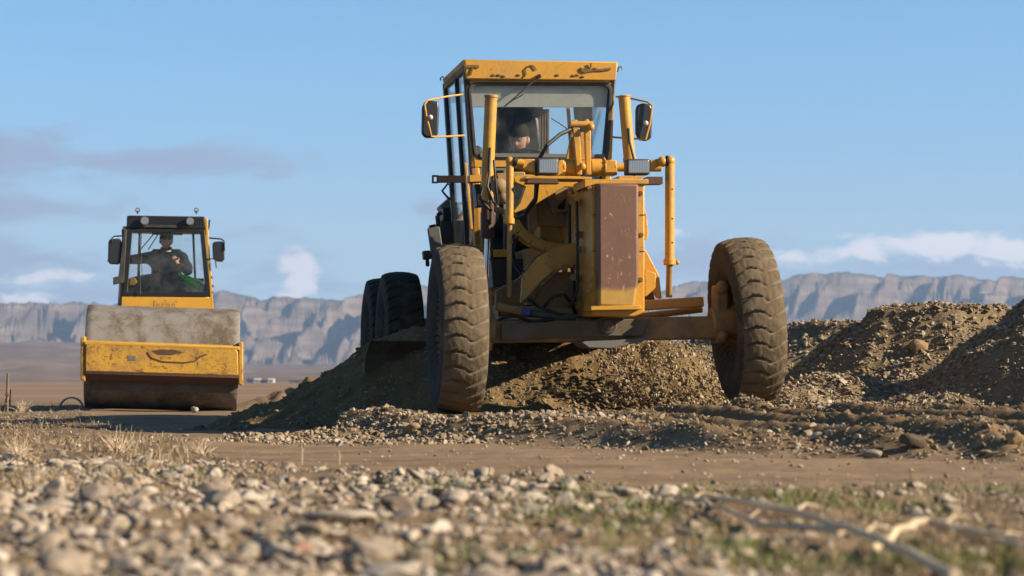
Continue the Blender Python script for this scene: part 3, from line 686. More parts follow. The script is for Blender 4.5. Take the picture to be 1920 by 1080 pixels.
def build_grass():
    nv = lambda x, y: 1 - road_mask(x, y)
    P = pick(6000, lambda x, y: np.clip(ss(0, 1.2, -x - .09 * y + .35 + .0 * y) * ss(7.5, 11, y) * (.35 + .9 * fbm(x * .8, y * .5, 3)), 0, 1) * nv(x, y), None, (7, 40), 41)
    h = .040 * np.exp(rng.normal(0, .45, len(P))) * np.interp(P[:, 1], [10, 25], [1, .9]); props(blades('dry_grass', P, h, .9, .0032, rng.uniform(0, .5, len(P)), 42), kind='stuff')
    P = pick(11000, lambda x, y: np.clip(.12 + .9 * fbm(x * 1.1 + 7, y * .6, 3) + .45 * ss(-.3, 1.2, x), 0, 1) * nv(x, y) * ss(0, .2, nv(x, y)), None, (4.6, 12.5), 43)
    h = .028 * np.exp(rng.normal(0, .45, len(P))); props(blades('dry_stubble', P, h, 1.3, .0016, rng.uniform(0, .5, len(P)), 44), kind='stuff')
    def dg(x, y):
        c = fbm(x * 1.6 + 2, y * .8 + 9, 3); return np.clip((c - .08) * 3, 0, 1) * np.clip(ss(-1.2, .6, x) + .35 * ss(8, 10, y), 0, 1) * nv(x, y)
    P = pick(6500, dg, None, (5.4, 11.5), 45); h = .034 * np.exp(rng.normal(0, .35, len(P))); props(blades('green_grass', P, h, .6, .0017, rng.uniform(.55, 1, len(P)), 46), kind='stuff')
build_grass()
# ------------------------------------------------------------------ sighting helper: a pixel on a machine's own cross plane -> that machine's coordinates
def sighter(O, yaw):
    ex = Vector((math.cos(yaw), math.sin(yaw), 0)); ey = Vector((-math.sin(yaw), math.cos(yaw), 0)); C0 = Vector((0, 0, CAM_Z))
    def f(px, py, ly):
        a = (px - 960) / FPX; b = (540 - py) / FPX
        dr = Vector((a, math.cos(PITCH) - b * math.sin(PITCH), math.sin(PITCH) + b * math.cos(PITCH)))
        t = (ly - (C0 - O).dot(ey)) / dr.dot(ey); P = C0 + dr * t - O
        return Vector((P.dot(ex), ly, P.z))
    return f
G = sighter(GO, GYAW); Q = sighter(RO, RYAW)

# ------------------------------------------------------------------ people
def skin_mesh(nodes, edges, sub=2):
    """nodes: {key: (pos, radius)}; edges: [(a,b)] -> evaluated numpy mesh"""
    ks = list(nodes); me = bpy.data.meshes.new('tmp'); me.from_pydata([nodes[k][0] for k in ks], [(ks.index(a), ks.index(b)) for a, b in edges], [])
    o = bpy.data.objects.new('tmp', me); COL.objects.link(o); md = o.modifiers.new('s', 'SKIN'); md.use_smooth_shade = True
    for i, k in enumerate(ks):
        r = nodes[k][1]; me.skin_vertices[0].data[i].radius = (r, r) if not isinstance(r, tuple) else r
        me.skin_vertices[0].data[i].use_root = (i == 0)
    ms = o.modifiers.new('u', 'SUBSURF'); ms.levels = sub; ms.render_levels = sub
    dg = bpy.context.evaluated_depsgraph_get(); dg.update(); e = o.evaluated_get(dg); m2 = e.to_mesh()
    V_ = [v.co[:] for v in m2.vertices]; F_ = [tuple(p.vertices) for p in m2.polygons]; e.to_mesh_clear()
    bpy.data.objects.remove(o); bpy.data.meshes.remove(me); return V_, F_
def remesh(mb, voxel):
    me = bpy.data.meshes.new('tmp'); me.from_pydata(mb.v, [], mb.f); bm = bmesh.new(); bm.from_mesh(me); bmesh.ops.recalc_face_normals(bm, faces=bm.faces); bm.to_mesh(me); bm.free()
    o = bpy.data.objects.new('tmp', me); COL.objects.link(o); r_ = o.modifiers.new('r', 'REMESH'); r_.mode = 'VOXEL'; r_.voxel_size = voxel
    s_ = o.modifiers.new('k', 'SMOOTH'); s_.factor = .5; s_.iterations = 2
    dg = bpy.context.evaluated_depsgraph_get(); dg.update(); e = o.evaluated_get(dg); m2 = e.to_mesh(); V_ = [v.co[:] for v in m2.vertices]; F_ = [tuple(p.vertices) for p in m2.polygons]
    e.to_mesh_clear(); bpy.data.objects.remove(o); bpy.data.meshes.remove(me); out = MB(); out.v = V_; out.f = F_; return out
def head_geo(mb, c, yaw, pitch, roll=0.0):
    """head facing -y before turning; c = centre of the skull"""
    Rm = Euler((pitch, roll, yaw)).to_matrix(); n, m = 36, 28; vs_ = []
    for i in range(m + 1):
        th_ = math.pi * i / m
        for j in range(n):
            ph = 2 * math.pi * j / n
            x, y, z = math.sin(th_) * math.cos(ph), math.sin(th_) * math.sin(ph), math.cos(th_)
            X_, Y_, Z_ = x * .076, y * .096, z * .118
            if z < 0:
                X_ *= 1 - .30 * (-z) ** 1.5; Y_ *= 1 - .18 * (-z) ** 1.5
                if y < 0: Y_ -= .014 * math.exp(-((z + .85) / .25) ** 2) * math.exp(-(x / .5) ** 2)
            if y < -.3:
                Y_ += .010 * math.exp(-((z - .02) / .16) ** 2) * (math.exp(-((x - .38) / .2) ** 2) + math.exp(-((x + .38) / .2) ** 2))   # sockets
                Y_ -= .006 * math.exp(-((z - .20) / .10) ** 2) * math.exp(-(x / .6) ** 2)                                             # brow
                Y_ -= .026 * math.exp(-((z + .22) / .16) ** 2) * math.exp(-(x / .15) ** 2) * (1 if z < .1 else .5)                     # nose
                Y_ -= .006 * math.exp(-((z + .52) / .10) ** 2) * math.exp(-(x / .28) ** 2)                                             # lips
                Y_ -= .005 * math.exp(-((z + .22) / .2) ** 2) * (math.exp(-((x - .55) / .2) ** 2) + math.exp(-((x + .55) / .2) ** 2))
            vs_.append(Rm @ Vector((X_, Y_, Z_)) + Vector(c))
    fs = [(i * n + j, i * n + (j + 1) % n, (i + 1) * n + (j + 1) % n, (i + 1) * n + j) for i in range(m) for j in range(n)]
    mb.add(vs_, fs)
    for sx in (-1, 1):
        e = MB().ball((0, 0, 0), (.011, .020, .033), 12, 8); mb.add([Rm @ (Vector(p) + Vector((sx * .077, .012, -.008))) + Vector(c) for p in e.v], e.f)
def hand_nodes(nd, ed, key, wrist, dirv, up, side, curl=.6):
    """five separate bent fingers rooted inside the palm"""
    w = Vector(wrist); dv = Vector(dirv).normalized(); u_ = Vector(up); s_ = dv.cross(u_).normalized(); u_ = s_.cross(dv)
    nd[key + 'p'] = (w + dv * .045, .026); ed.append((key + 'w', key + 'p'))
    out = []
    for i, (off, L) in enumerate(((-.030, .062), (-.010, .074), (.010, .070), (.029, .056))):
        p0 = w + dv * .055 + s_ * off * .8; a = dv; pts = [p0]; L3 = L / 3
        for k, cc in enumerate((.35, .9, 1.4)):
            a = (dv * math.cos(curl * cc) - u_ * math.sin(curl * cc)); p0 = p0 + a * L3 * (1.35 if k == 0 else 1); pts.append(p0)
        out.append((pts, (.0095, .009, .008, .0068)))
    p0 = w + dv * .02 + s_ * side * .022; t1 = p0 + (dv * .6 + s_ * side * .8 - u_ * .25) * .034; t2 = t1 + (dv * .9 + s_ * side * .25 - u_ * .4) * .028
    out.append(([p0, t1, t2], (.012, .0105, .0085))); return out
def person(label, parent_loc, rotz, J, jacket, cap, loc_name='person', second=None, cap_brim=False, glass=False):
    """J: joint positions in the person's frame (faces -y, z=0 at the seat cushion)"""
    t = thing(loc_name, label, 'person', parent_loc, rotz)
    V3 = Vector; nd = {}; ed = []
    nd['pel'] = (V3(J['pel']), .12); nd['wai'] = (V3(J['wai']), .115); nd['che'] = (V3(J['che']), .135); nd['nkb'] = (V3(J['nkb']), .062); nd['nkt'] = (V3(J['nkt']), .052)
    ed += [('pel', 'wai'), ('wai', 'che'), ('che', 'nkb'), ('nkb', 'nkt')]
    for s in ('L', 'R'):
        nd[s + 'sh'] = (V3(J[s + 'sh']), .060); nd[s + 'el'] = (V3(J[s + 'el']), .043); nd[s + 'w'] = (V3(J[s + 'w']), .028)
        ed += [('che', s + 'sh'), (s + 'sh', s + 'el'), (s + 'el', s + 'w')]
        sx = 1 if s == 'L' else -1
        nd[s + 'hip'] = (V3(J['pel']) + V3((sx * .10, -.02, -.02)), .085); nd[s + 'kn'] = (V3(J['pel']) + V3((sx * .17, -.44, .02)), .060); nd[s + 'an'] = (V3(J['pel']) + V3((sx * .15, -.52, -.40)), .040); nd[s + 'to'] = (V3(J['pel']) + V3((sx * .16, -.68, -.46)), .035)
        ed += [('pel', s + 'hip'), (s + 'hip', s + 'kn'), (s + 'kn', s + 'an'), (s + 'an', s + 'to')]
    fingers = []
    for s in ('L', 'R'):
        dv = V3(J[s + 'h']) - V3(J[s + 'w']); fingers += hand_nodes(nd, ed, s, J[s + 'w'], dv, J.get(s + 'up', (0, 0, 1)), 1 if s == 'L' else -1, J.get(s + 'curl', .7))
    mb = MB(); v, f = skin_mesh(nd, ed); mb.add(v, f)
    for pts, rr in fingers:
        v, f = skin_mesh({i: (p, r) for i, (p, r) in enumerate(zip(pts, rr))}, [(i, i + 1) for i in range(len(pts) - 1)], 1); mb.add(v, f)
    hc = V3(J['nkt']) + V3(J['headoff']); head_geo(mb, hc, J['hyaw'], J['hpitch'], J.get('hroll', 0))
    body = remesh(mb, .0075).build('body', M['skin'], t, fix=False, ang=180)
    # clothing: one skin over torso and arms, one over the legs
    jn = {k: (nd[k][0], nd[k][1] + a) for k, a in (('che', .035), ('wai', .04), ('pel', .04), ('nkb', .018), ('Lsh', .032), ('Lel', .026), ('Rsh', .032), ('Rel', .026))}
    for s in ('L', 'R'): jn[s + 'w'] = (nd[s + 'w'][0].lerp(nd[s + 'el'][0], .06), .046)
    v, f = skin_mesh(jn, [('che', 'wai'), ('wai', 'pel'), ('che', 'nkb'), ('che', 'Lsh'), ('Lsh', 'Lel'), ('Lel', 'Lw'), ('che', 'Rsh'), ('Rsh', 'Rel'), ('Rel', 'Rw')])
    jb = MB(); jb.add(v, f)
    # folds
    jb.v = [(p[0] + .006 * math.sin(p[2] * 55 + p[0] * 23), p[1] + .009 * math.sin(p[2] * 42 + 4 * math.sin(p[0] * 15)), p[2]) for p in jb.v]
    jb.build('jacket', M[jacket], t, ang=180)
    cl = MB(); cl.lathe_x([(-.012, .078), (.022, .074), (.03, .062)], n=24); cl.v = [tuple(V3((p[1], p[2], p[0])) + nd['nkb'][0] + V3((0, 0, .035))) for p in cl.v]; cl.build('collar', M[second or jacket], t)
    v, f = skin_mesh({k: (nd[k][0], nd[k][1] + .02) for k in ('pel', 'Lhip', 'Lkn', 'Lan', 'Rhip', 'Rkn', 'Ran')}, [('pel', 'Lhip'), ('Lhip', 'Lkn'), ('Lkn', 'Lan'), ('pel', 'Rhip'), ('Rhip', 'Rkn'), ('Rkn', 'Ran')]); MB().add(v, f).build('trousers', M['jacket'], t, ang=180)
    for s in ('L', 'R'): MB().tube([nd[s + 'an'][0] + V3((0, .03, .02)), nd[s + 'an'][0] + V3((0, 0, -.03)), nd[s + 'to'][0]], [.052, .056, .045], 12).build('boot', M['black'], t, bevel=.01)
    Rm = Euler((J['hpitch'], J.get('hroll', 0), J['hyaw'])).to_matrix()
    # knitted cap over the upper skull, hair below it at the back and sides
    c = MB(); n = 28
    prof = [(.020, 1.06), (.035, 1.10), (.052, 1.10), (.075, 1.02), (.100, .84), (.120, .58), (.132, .28), (.135, .02)]
    vs_ = [Rm @ V3((.078 * r * math.cos(a), .098 * r * math.sin(a) + .006, z + (.012 if math.sin(a) < 0 else -.006) * 1)) + hc for z, r in prof for a in [2 * math.pi * k / n for k in range(n)]]
    c.add(vs_, [(i * n + j, i * n + (j + 1) % n, (i + 1) * n + (j + 1) % n, (i + 1) * n + j) for i in range(len(prof) - 1) for j in range(n)]); c.build('cap', M[cap], t, ang=180)
    h = MB(); vs_ = []
    hp = [(-.045, .93), (-.02, 1.0), (.01, 1.035), (.035, 1.04)]
    for z, r in hp:
        for k in range(19):
            a = R(-18) + R(216) * k / 18; vs_.append(Rm @ V3((.078 * r * math.cos(a), .098 * r * math.sin(a) + .004, z)) + hc)
    h.add(vs_, [(i * 19 + j, i * 19 + j + 1, (i + 1) * 19 + j + 1, (i + 1) * 19 + j) for i in range(3) for j in range(18)]); ho = h.build('hair', M['hair'], t, ang=180)
    sd = ho.modifiers.new('thick', 'SOLIDIFY'); sd.thickness = .008
    for sx in (-1, 1):
        MB().ball(Rm @ V3((sx * .029, -.083, .004)) + hc, .0085, 10, 8).build('eye', M['hair'], t); MB().tube([Rm @ V3((sx * .014, -.098, .026)) + hc, Rm @ V3((sx * .03, -.097, .031)) + hc, Rm @ V3((sx * .046, -.088, .026)) + hc], .004, 6).build('eyebrow', M['hair'], t)
    return t

M['rim'] = worn('muddy_rim', (.30, .17, .05), (.16, .11, .065), .85, .8, rust=.3, scale=6)
# ------------------------------------------------------------------ tyres
def tyre_mesh(R0=.685, W=.37, rb=.33, lugs=33, depth=.034, per=14, flip=1, worn_=.8):
    # profile across: (lateral, radius, isTread)
    hw = W / 2; prof = [(-hw * .62, rb - .012), (-hw * .74, rb), (-hw * .80, rb + .02), (-hw * .99, rb + .11), (-hw * 1.06, rb + .18), (-hw * 1.03, rb + .245), (-hw * .99, R0 - .075), (-hw * .96, R0 - .045)]
    side = len(prof); tr = [(-hw * .94 + 2 * hw * .94 * k / 30, R0 - .030 * abs(-1 + 2 * k / 30) ** 2.6) for k in range(31)]
    prof = prof + tr + [(-a, b) for a, b in reversed(prof)]
    m = len(prof); n = lugs * per; ph = np.arange(n) / n * lugs
    lat = np.array([p[0] for p in prof]); rad = np.array([p[1] for p in prof]); v = lat / (hw * .94)
    off = np.interp(v * flip, [-1.1, -.5, -.12, .22, .38, 1.1], [.34, 0, .10, .46, .42, .0])
    q = (ph[:, None] + off[None, :]) % 1.0; dist = np.minimum(q, 1 - q)
    wid = np.interp(np.abs(v), [0, .5, .9, 1.1], [.07, .105, .17, .22])[None, :]
    prof_d = np.where(v * flip < -.1, 1.0, .72) * np.interp(np.abs(v), [0, .1, .3, .9, 1.12, 1.2], [.35, .6, .9, 1, 1, 0])
    dep = depth * worn_ * ss(1.0, .45, dist / wid) * prof_d[None, :]
    istr = (np.abs(v) < 1.06)[None, :]; dep = dep * istr
    nz = .0035 * pn(ph[:, None] * 1.9, v[None, :] * 6) * istr
    rr = rad[None, :] - dep + nz; a = -np.arange(n) / n * 2 * np.pi
    V_ = np.stack([np.repeat(lat[None, :], n, 0), rr * np.cos(a)[:, None], rr * np.sin(a)[:, None]], -1).reshape(-1, 3)
    i = np.arange(n)[:, None] * m + np.arange(m - 1)[None, :]; j = (np.arange(n)[:, None] + 1) % n * m + np.arange(m - 1)[None, :]
    F_ = np.stack([i, i + 1, j + 1, j], -1).reshape(-1, 4)
    global GROOVE; GROOVE = (np.clip(dep / depth, 0, 1) * np.clip(.25 + .9 * v[None, :] * flip, 0, 1)).ravel()
    mid = np.tile(((np.arange(m - 1) < side - 1) | (np.arange(m - 1) >= m - side)).astype(int), n)
    return V_, F_, mid
TYRE = tyre_mesh(); TYRE_OBJ = {}
def make_wheel(parent, loc, rot, tread='tread', out=1):
    w = bpy.data.objects.new('wheel', None); COL.objects.link(w); w.parent = parent; w.location = loc; w.rotation_euler = rot
    if tread not in TYRE_OBJ:
        V_, F_, mid = TYRE; o = np_mesh('tyre', V_, F_, [M[tread], M['sidewall']], w, midx=mid, attrs={'groove': GROOVE}); TYRE_OBJ[tread] = o.data
        o.data.set_sharp_from_angle(angle=R(50))
    else:
        o = link('tyre', TYRE_OBJ[tread], None, w)
    rm = MB(); s = out
    rm.lathe_x([(s * q, r) for q, r in ((-.125, .326), (-.132, .322), (-.128, .310), (-.10, .302), (-.06, .295), (.02, .29), (.09, .295), (.112, .306), (.128, .316), (.132, .322), (.125, .326))], n=56)
    rm.lathe_x([(s * .03, .292), (s * .05, .27), (s * .045, .20), (s * .075, .17), (s * .08, .10), (s * .13, .095), (s * .14, .06), (s * .14, .001)], n=40)
    rm.lathe_x([(-s * .05, .292), (-s * .03, .2), (-s * .09, .16), (-s * .16, .12), (-s * .17, .001)], n=40)
    rm.build('rim', M['rim'], w)
    b = MB()
    for k in range(10):
        a = 2 * math.pi * k / 10; b.cyl((s * .06, .14 * math.cos(a), .14 * math.sin(a)), (s * .10, .14 * math.cos(a), .14 * math.sin(a)), .014, n=6)
    b.build('wheel_nut', M['steel'], w); return w

# ------------------------------------------------------------------ motor grader
def bar(mb, p, q, w, h, up=(0, 0, 1)):
    """rectangular bar between two points"""
    p = Vector(p); q = Vector(q); ax = (q - p).normalized(); u_ = Vector(up); s_ = ax.cross(u_).normalized(); u_ = s_.cross(ax)
    quad = lambda c: [c + s_ * w / 2 + u_ * h / 2, c - s_ * w / 2 + u_ * h / 2, c - s_ * w / 2 - u_ * h / 2, c + s_ * w / 2 - u_ * h / 2]
    return mb.hexa(quad(p), quad(q))
def P_(lst, ly): return [G(a, b, ly) for a, b in lst]
def ring(outer, inner, off, mb):
    """plate with an opening: matching outer/inner loops"""
    off = Vector(off); n = len(outer); o2 = [p + off for p in outer]; i2 = [p + off for p in inner]; v = list(outer) + list(inner) + o2 + i2; f = []
    for k in range(n):
        j = (k + 1) % n; f += [(k, j, n + j, n + k), (2 * n + k, 3 * n + k, 3 * n + j, 2 * n + j), (k, 2 * n + k, 2 * n + j, j), (n + k, n + j, 3 * n + j, 3 * n + k)]
    return mb.add(v, f)

gr = thing('motor_grader', 'large worn yellow motor grader seen from the front, rolling gravel under its blade', 'motor grader', tuple(GO), GYAW)
WZ = .684
# --- wheels
make_wheel(gr, (-1.205, 0, WZ), (0, 0, R(-1)), 'tread', -1)
make_wheel(gr, (1.205, 0, WZ + .075), (0, R(-4.8), R(-1.2)), 'tread', 1)
for sx in (-1, 1):
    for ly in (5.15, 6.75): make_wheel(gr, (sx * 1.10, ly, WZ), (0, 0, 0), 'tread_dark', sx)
# --- front axle
ax = MB(); bar(ax, (-1.04, .02, .66), (1.02, .02, .70), .20, .19); ax.cyl((-1.12, 0, WZ), (-.90, 0, WZ), .13, n=20); ax.cyl((.9, 0, WZ + .05), (1.12, 0, WZ + .07), .13, n=20)
for s, z in ((-1, 0), (1, .07)):
    bar(ax, (s * .98, 0, .50 + z), (s * .98, 0, .98 + z), .11, .17, (0, 1, 0)); ax.ball((s * .98, -.09, .96 + z), .055); ax.ball((s * .98, -.09, .56 + z), .05)
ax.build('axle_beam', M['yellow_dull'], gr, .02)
pl = MB(); pl.prism(P_([(940, 607), (1100, 600), (1222, 597), (1212, 613), (1205, 631), (1130, 630), (1040, 634), (940, 640)], -.16), (0, .05, 0)); pl.cyl(G(1140, 609, -.20), G(1140, 609, -.10), .075, n=28); pl.cyl(G(1140, 609, -.23), G(1140, 609, -.10), .045, n=20)
pl.prism(P_([(1118, 600), (1152, 584), (1160, 596), (1158, 602)], -.2), (0, .05, 0)); pl.build('pivot_plate', M['steel'], gr, .008)
sk = MB(); sk.prism(P_([(1088, 640), (1150, 638), (1222, 633), (1205, 641), (1145, 653), (1105, 652)], -.20), (0, .4, 0)); sk.build('skid_plate', M['grey'], gr, .004)
rd = MB(); bar(rd, G(1186, 574, .12), G(1318, 566, .12), .08, .085); rd.build('lean_bar', M['yellow'], gr, .012)
rd = MB(); rd.cyl(G(1186, 595, .26), G(1316, 580, .26), .028); rd.build('tie_rod', M['yellow'], gr)
rd = MB(); bar(rd, G(935, 583, .12), G(1085, 588, .12), .09, .09); rd.cyl(G(930, 574, -.08), G(990, 588, -.12), .035); rd.build('lean_bar', M['yellow_dull'], gr, .012)
f = MB(); f.cyl(G(980, 584, -.14), G(994, 587, -.15), .032); f.build('hydraulic_fitting', M['blue'], gr)
cyl_ = MB(); cyl_.cyl(G(996, 588, -.1), G(1078, 596, -.06), .03); cyl_.build('steering_cylinder', M['blackgrey'], gr)
# --- nose block
ns = MB(); ns.prism(P_([(1110, 338), (1172, 334), (1209, 337), (1209, 585), (1190, 594), (1110, 592)], -.50), (0, .92, 0)); ns.build('front_frame', M['yellow'], gr, .012)
fl = MB(); fl.prism(P_([(1096, 336), (1216, 336), (1216, 345), (1190, 345), (1118, 345), (1096, 352)], -.52), (0, .5, 0)); fl.build('front_frame_cap', M['yellow'], gr, .006)
bl = MB(); b0 = P_([(1122, 344), (1198, 344), (1198, 524), (1190, 575), (1122, 575)], -.62); bl.prism(b0, (0, .13, 0)); bl.build('push_block', M['nose'], gr, .022, 3)
lp = MB(); lp.prism(P_([(1108, 574), (1200, 572), (1205, 580), (1108, 582)], -.63), (0, .3, 0)); lp.build('bottom_lip', M['yellow'], gr, .004)
bt = MB()
for (x_, y_) in ((1181 + 21, 362), (1181 + 21, 524), (1105, 352), (1104, 527), (1104, 545), (1203, 440), (1190, 515)): bt.cyl(G(x_, y_, -.535), G(x_, y_, -.49), .020, n=6)
for (x_, y_) in ((1072, 378), (1075, 520), (1085, 440)): bt.cyl(G(x_, y_, -.1), G(x_, y_, .1), .03, n=8)
bt.build('bolt', M['yellow_dull'], gr, .003)
sm = MB()
for yy_ in (402, 470): sm.prism(P_([(1110, yy_), (1117, yy_), (1117, yy_ + 1.6), (1110, yy_ + 1.6)], -.505), (0, .01, 0)); sm.prism(P_([(1201, yy_), (1209, yy_), (1209, yy_ + 1.6), (1201, yy_ + 1.6)], -.505), (0, .01, 0))
sm.build('weld_seam', M['rust'], gr)
cl_ = MB()
for (x_, y_) in ((1068, 356), (1092, 356), (1066, 470), (1090, 500), (1070, 560), (1094, 560)): p_ = G(x_, y_, .0); cl_.box((-.225, p_.y + (x_ - 1080) * .012, p_.z), (.02, .07, .05))
cl_.build('hose_clamp', M['steel'], gr, .004)
ln = MB(); ln.tube([Vector((-.235, .25, 1.75)), Vector((-.24, .2, 1.3)), Vector((-.24, .0, 1.05)), Vector((-.26, -.1, .9))], .014); ln.build('hose', M['rubber_black'], gr)
ln = MB(); ln.tube([Vector((-.235, -.1, 1.72)), Vector((-.235, -.12, 1.4)), Vector((-.24, -.15, 1.0)), Vector((-.3, -.1, .85))], .012); ln.build('hose', M['rubber_black'], gr)
# small block low on the right of the nose
sb = MB(); sb.prism(P_([(1209, 505), (1230, 512), (1229, 540), (1212, 556), (1209, 556)], -.45), (0, .3, 0)); sb.build('side_lug', M['yellow'], gr, .006)
# --- arch brackets either side
ar = MB(); ar.prism(P_([(977, 568), (980, 516), (1010, 482), (1043, 464), (1072, 456), (1100, 456), (1100, 503), (1060, 502), (1041, 505), (1012, 531), (987, 560)], .10), (0, .06, 0))
ar.prism(P_([(1200, 456), (1213, 472), (1236, 516), (1241, 560), (1232, 558), (1208, 514), (1200, 500)], .10), (0, .06, 0)); ar.build('arch_bracket', M['yellow'], gr, .006)
ar = MB(); o1 = P_([(987, 560), (1012, 531), (1041, 505), (1062, 502)], .16); o2 = [p + Vector((.05, .45, .0)) for p in o1]; ar.hexa([o1[0], o1[1], o1[1] + Vector((.02, .02, -.03)), o1[0] + Vector((.02, .02, -.03))], [p + Vector((0, .4, 0)) for p in (o1[0], o1[1], o1[1] + Vector((.02, .02, -.03)), o1[0] + Vector((.02, .02, -.03)))])
ar.prism(P_([(998, 575), (1010, 540), (1042, 510), (1100, 508), (1100, 575)], .34), (0, .05, 0)); ar.prism(P_([(1202, 500), (1222, 530), (1228, 562), (1202, 562)], .34), (0, .05, 0)); ar.cyl(G(1213, 540, .2), G(1213, 540, .36), .05, n=16); ar.cyl(G(1054, 503, .08), G(1064, 503, .08), .03)
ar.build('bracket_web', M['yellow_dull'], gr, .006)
# --- gooseneck: runs back and up to the cab, then the drawbar under it
def side_prism(mb, prof, x0, x1): return mb.hexa([Vector((x0, a, b)) for a, b in prof], [Vector((x1, a, b)) for a, b in prof])
gn = MB(); side_prism(gn, [(.38, 1.30), (.38, 1.84), (1.0, 1.90), (2.2, 1.93), (3.0, 1.85), (5.0, 1.4), (5.0, .95), (3.1, 1.0), (2.6, 1.45), (1.6, 1.52), (.9, 1.42)], -.17, .20); gn.build('gooseneck', M['yellow'], gr, .02)
cr = MB(); ring([Vector((.62 * math.cos(a) - .1, 2.4 + .7 * math.sin(a), .72)) for a in np.linspace(0, 2 * np.pi, 41)[:-1]], [Vector((.50 * math.cos(a) - .1, 2.4 + .58 * math.sin(a), .72)) for a in np.linspace(0, 2 * np.pi, 41)[:-1]], (0, 0, -.12), cr); bar(cr, (0, .5, .78), (-.45, 1.9, .74), .12, .14); bar(cr, (0, .5, .78), (.35, 1.9, .74), .12, .14); cr.ball((0, .48, .78), .12); cr.box((-.05, 1.45, 1.0), (.50, 1.7, .30)); cr.box((-.08, 2.35, .86), (.95, 1.0, .18)); cr.box((-.08, 2.25, 1.18), (.55, 1.15, .50)); cr.build('blade_circle_with_sun_block', M['yellow_dull'], gr, .006)  # solid boxes added under the gooseneck to keep sun off the windrow
bld = MB(); prof = [(.0, .0), (-.10, .12), (-.13, .30), (-.10, .48), (-.02, .60)]
fa = R(22); ex_ = Vector((math.cos(fa), math.sin(fa), 0)); ey_ = Vector((-math.sin(fa), math.cos(fa), 0)); c0 = Vector((-.05, 2.95, .02))
A_ = [c0 - ex_ * 1.75 - ey_ * a + Vector((0, 0, b)) for a, b in prof]; B_ = [c0 + ex_ * 1.75 - ey_ * a + Vector((0, 0, b)) for a, b in prof]
for k in range(4): bld.hexa([A_[k], A_[k + 1], A_[k + 1] + ey_ * .025, A_[k] + ey_ * .025], [B_[k], B_[k + 1], B_[k + 1] + ey_ * .025, B_[k] + ey_ * .025])
bld.build('blade', M['steel'], gr)
# saddle plates between nose and cab, and the curved hoop in shadow under them
sd_ = MB(); sd_.prism(P_([(962, 330), (990, 327), (1118, 338), (1118, 352), (1060, 350), (1000, 385), (966, 400), (962, 396), (975, 380), (985, 350), (966, 342)], .45), (0, .08, 0)); sd_.build('saddle_plate', M['yellow'], gr, .006)
sd_ = MB(); sd_.prism(P_([(1003, 352), (1085, 348), (1100, 470), (1078, 470), (1078, 425), (1010, 424), (992, 400), (996, 372)], .72), (0, .10, 0)); sd_.prism(P_([(1024, 345), (1040, 345), (1046, 392), (1062, 394), (1070, 350), (1082, 350), (1082, 396), (1038, 400)], .60), (0, .12, 0)); sd_.build('saddle_bracket', M['yellow_dull'], gr, .01)
hp_ = MB(); arc = [(952, 392), (958, 412), (972, 434), (994, 452), (1020, 463), (1052, 467), (1086, 460), (1110, 448)]
for k in range(len(arc) - 1): bar(hp_, G(*arc[k], .9), G(*arc[k + 1], .9), .22, .085)
hp_.prism(P_([(1012, 424), (1078, 424), (1082, 452), (1030, 456), (1014, 444)], .95), (0, .1, 0)); hp_.build('hoop', M['yellow'], gr, .006)
hp_ = MB(); hp_.prism(P_([(988, 372), (1003, 356), (1010, 420), (1000, 440), (992, 432)], .66), (0, .05, 0)); hp_.prism(P_([(930, 545), (975, 520), (1000, 482), (1020, 470), (1062, 470), (1062, 500), (1000, 540), (980, 570), (930, 572)], 1.05), (0, .08, 0)); hp_.build('gusset', M['yellow_dull'], gr, .006)
# --- cross tube with lamps and lift levers on top of the nose
tb = MB(); ly = -.05
tb.cyl(G(1056, 314, ly), G(1084, 314, ly), .072, n=24); tb.cyl(G(1106, 314, ly), G(1132, 314, ly), .072, n=24); tb.cyl(G(985, 314, ly), G(1240, 314, ly), .035, n=16)
for a, b in ((1052, 1058), (1130, 1134), (1082, 1086)): tb.cyl(G(a, 314, ly), G(b, 314, ly), .084, n=24)
tb.prism(P_([(1134, 300), (1156, 300), (1158, 328), (1134, 328)], ly - .08), (0, .16, 0)); tb.prism(P_([(1048, 300), (1058, 300), (1060, 330), (1042, 330)], ly - .08), (0, .16, 0)); tb.build('cross_tube', M['yellow'], gr, .008)
for poly in ([(1072, 226), (1082, 224), (1087, 232), (1092, 328), (1082, 328)], [(1095, 226), (1103, 222), (1108, 232), (1109, 328), (1099, 328)]):
    lv = MB(); lv.prism(P_(poly, -.16), (0, .035, 0)); lv.build('lift_lever', M['yellow'], gr, .008)
lv = MB(); lv.prism(P_([(1074, 240), (1083, 290), (1083, 300), (1061, 300)], -.02), (0, .04, 0)); lv.prism(P_([(1088, 248), (1098, 248), (1100, 300), (1088, 300)], -.06), (0, .04, 0)); lv.build('lever_gusset', M['yellow'], gr, .004)
pn_ = MB(); pn_.cyl(G(1070, 233, -.15), G(1112, 233, -.15), .026, n=16); pn_.ball(G(1108, 238, -.19), .03); pn_.ball(G(1092, 312, -.19), .03); pn_.build('lever_pin', M['yellow'], gr)
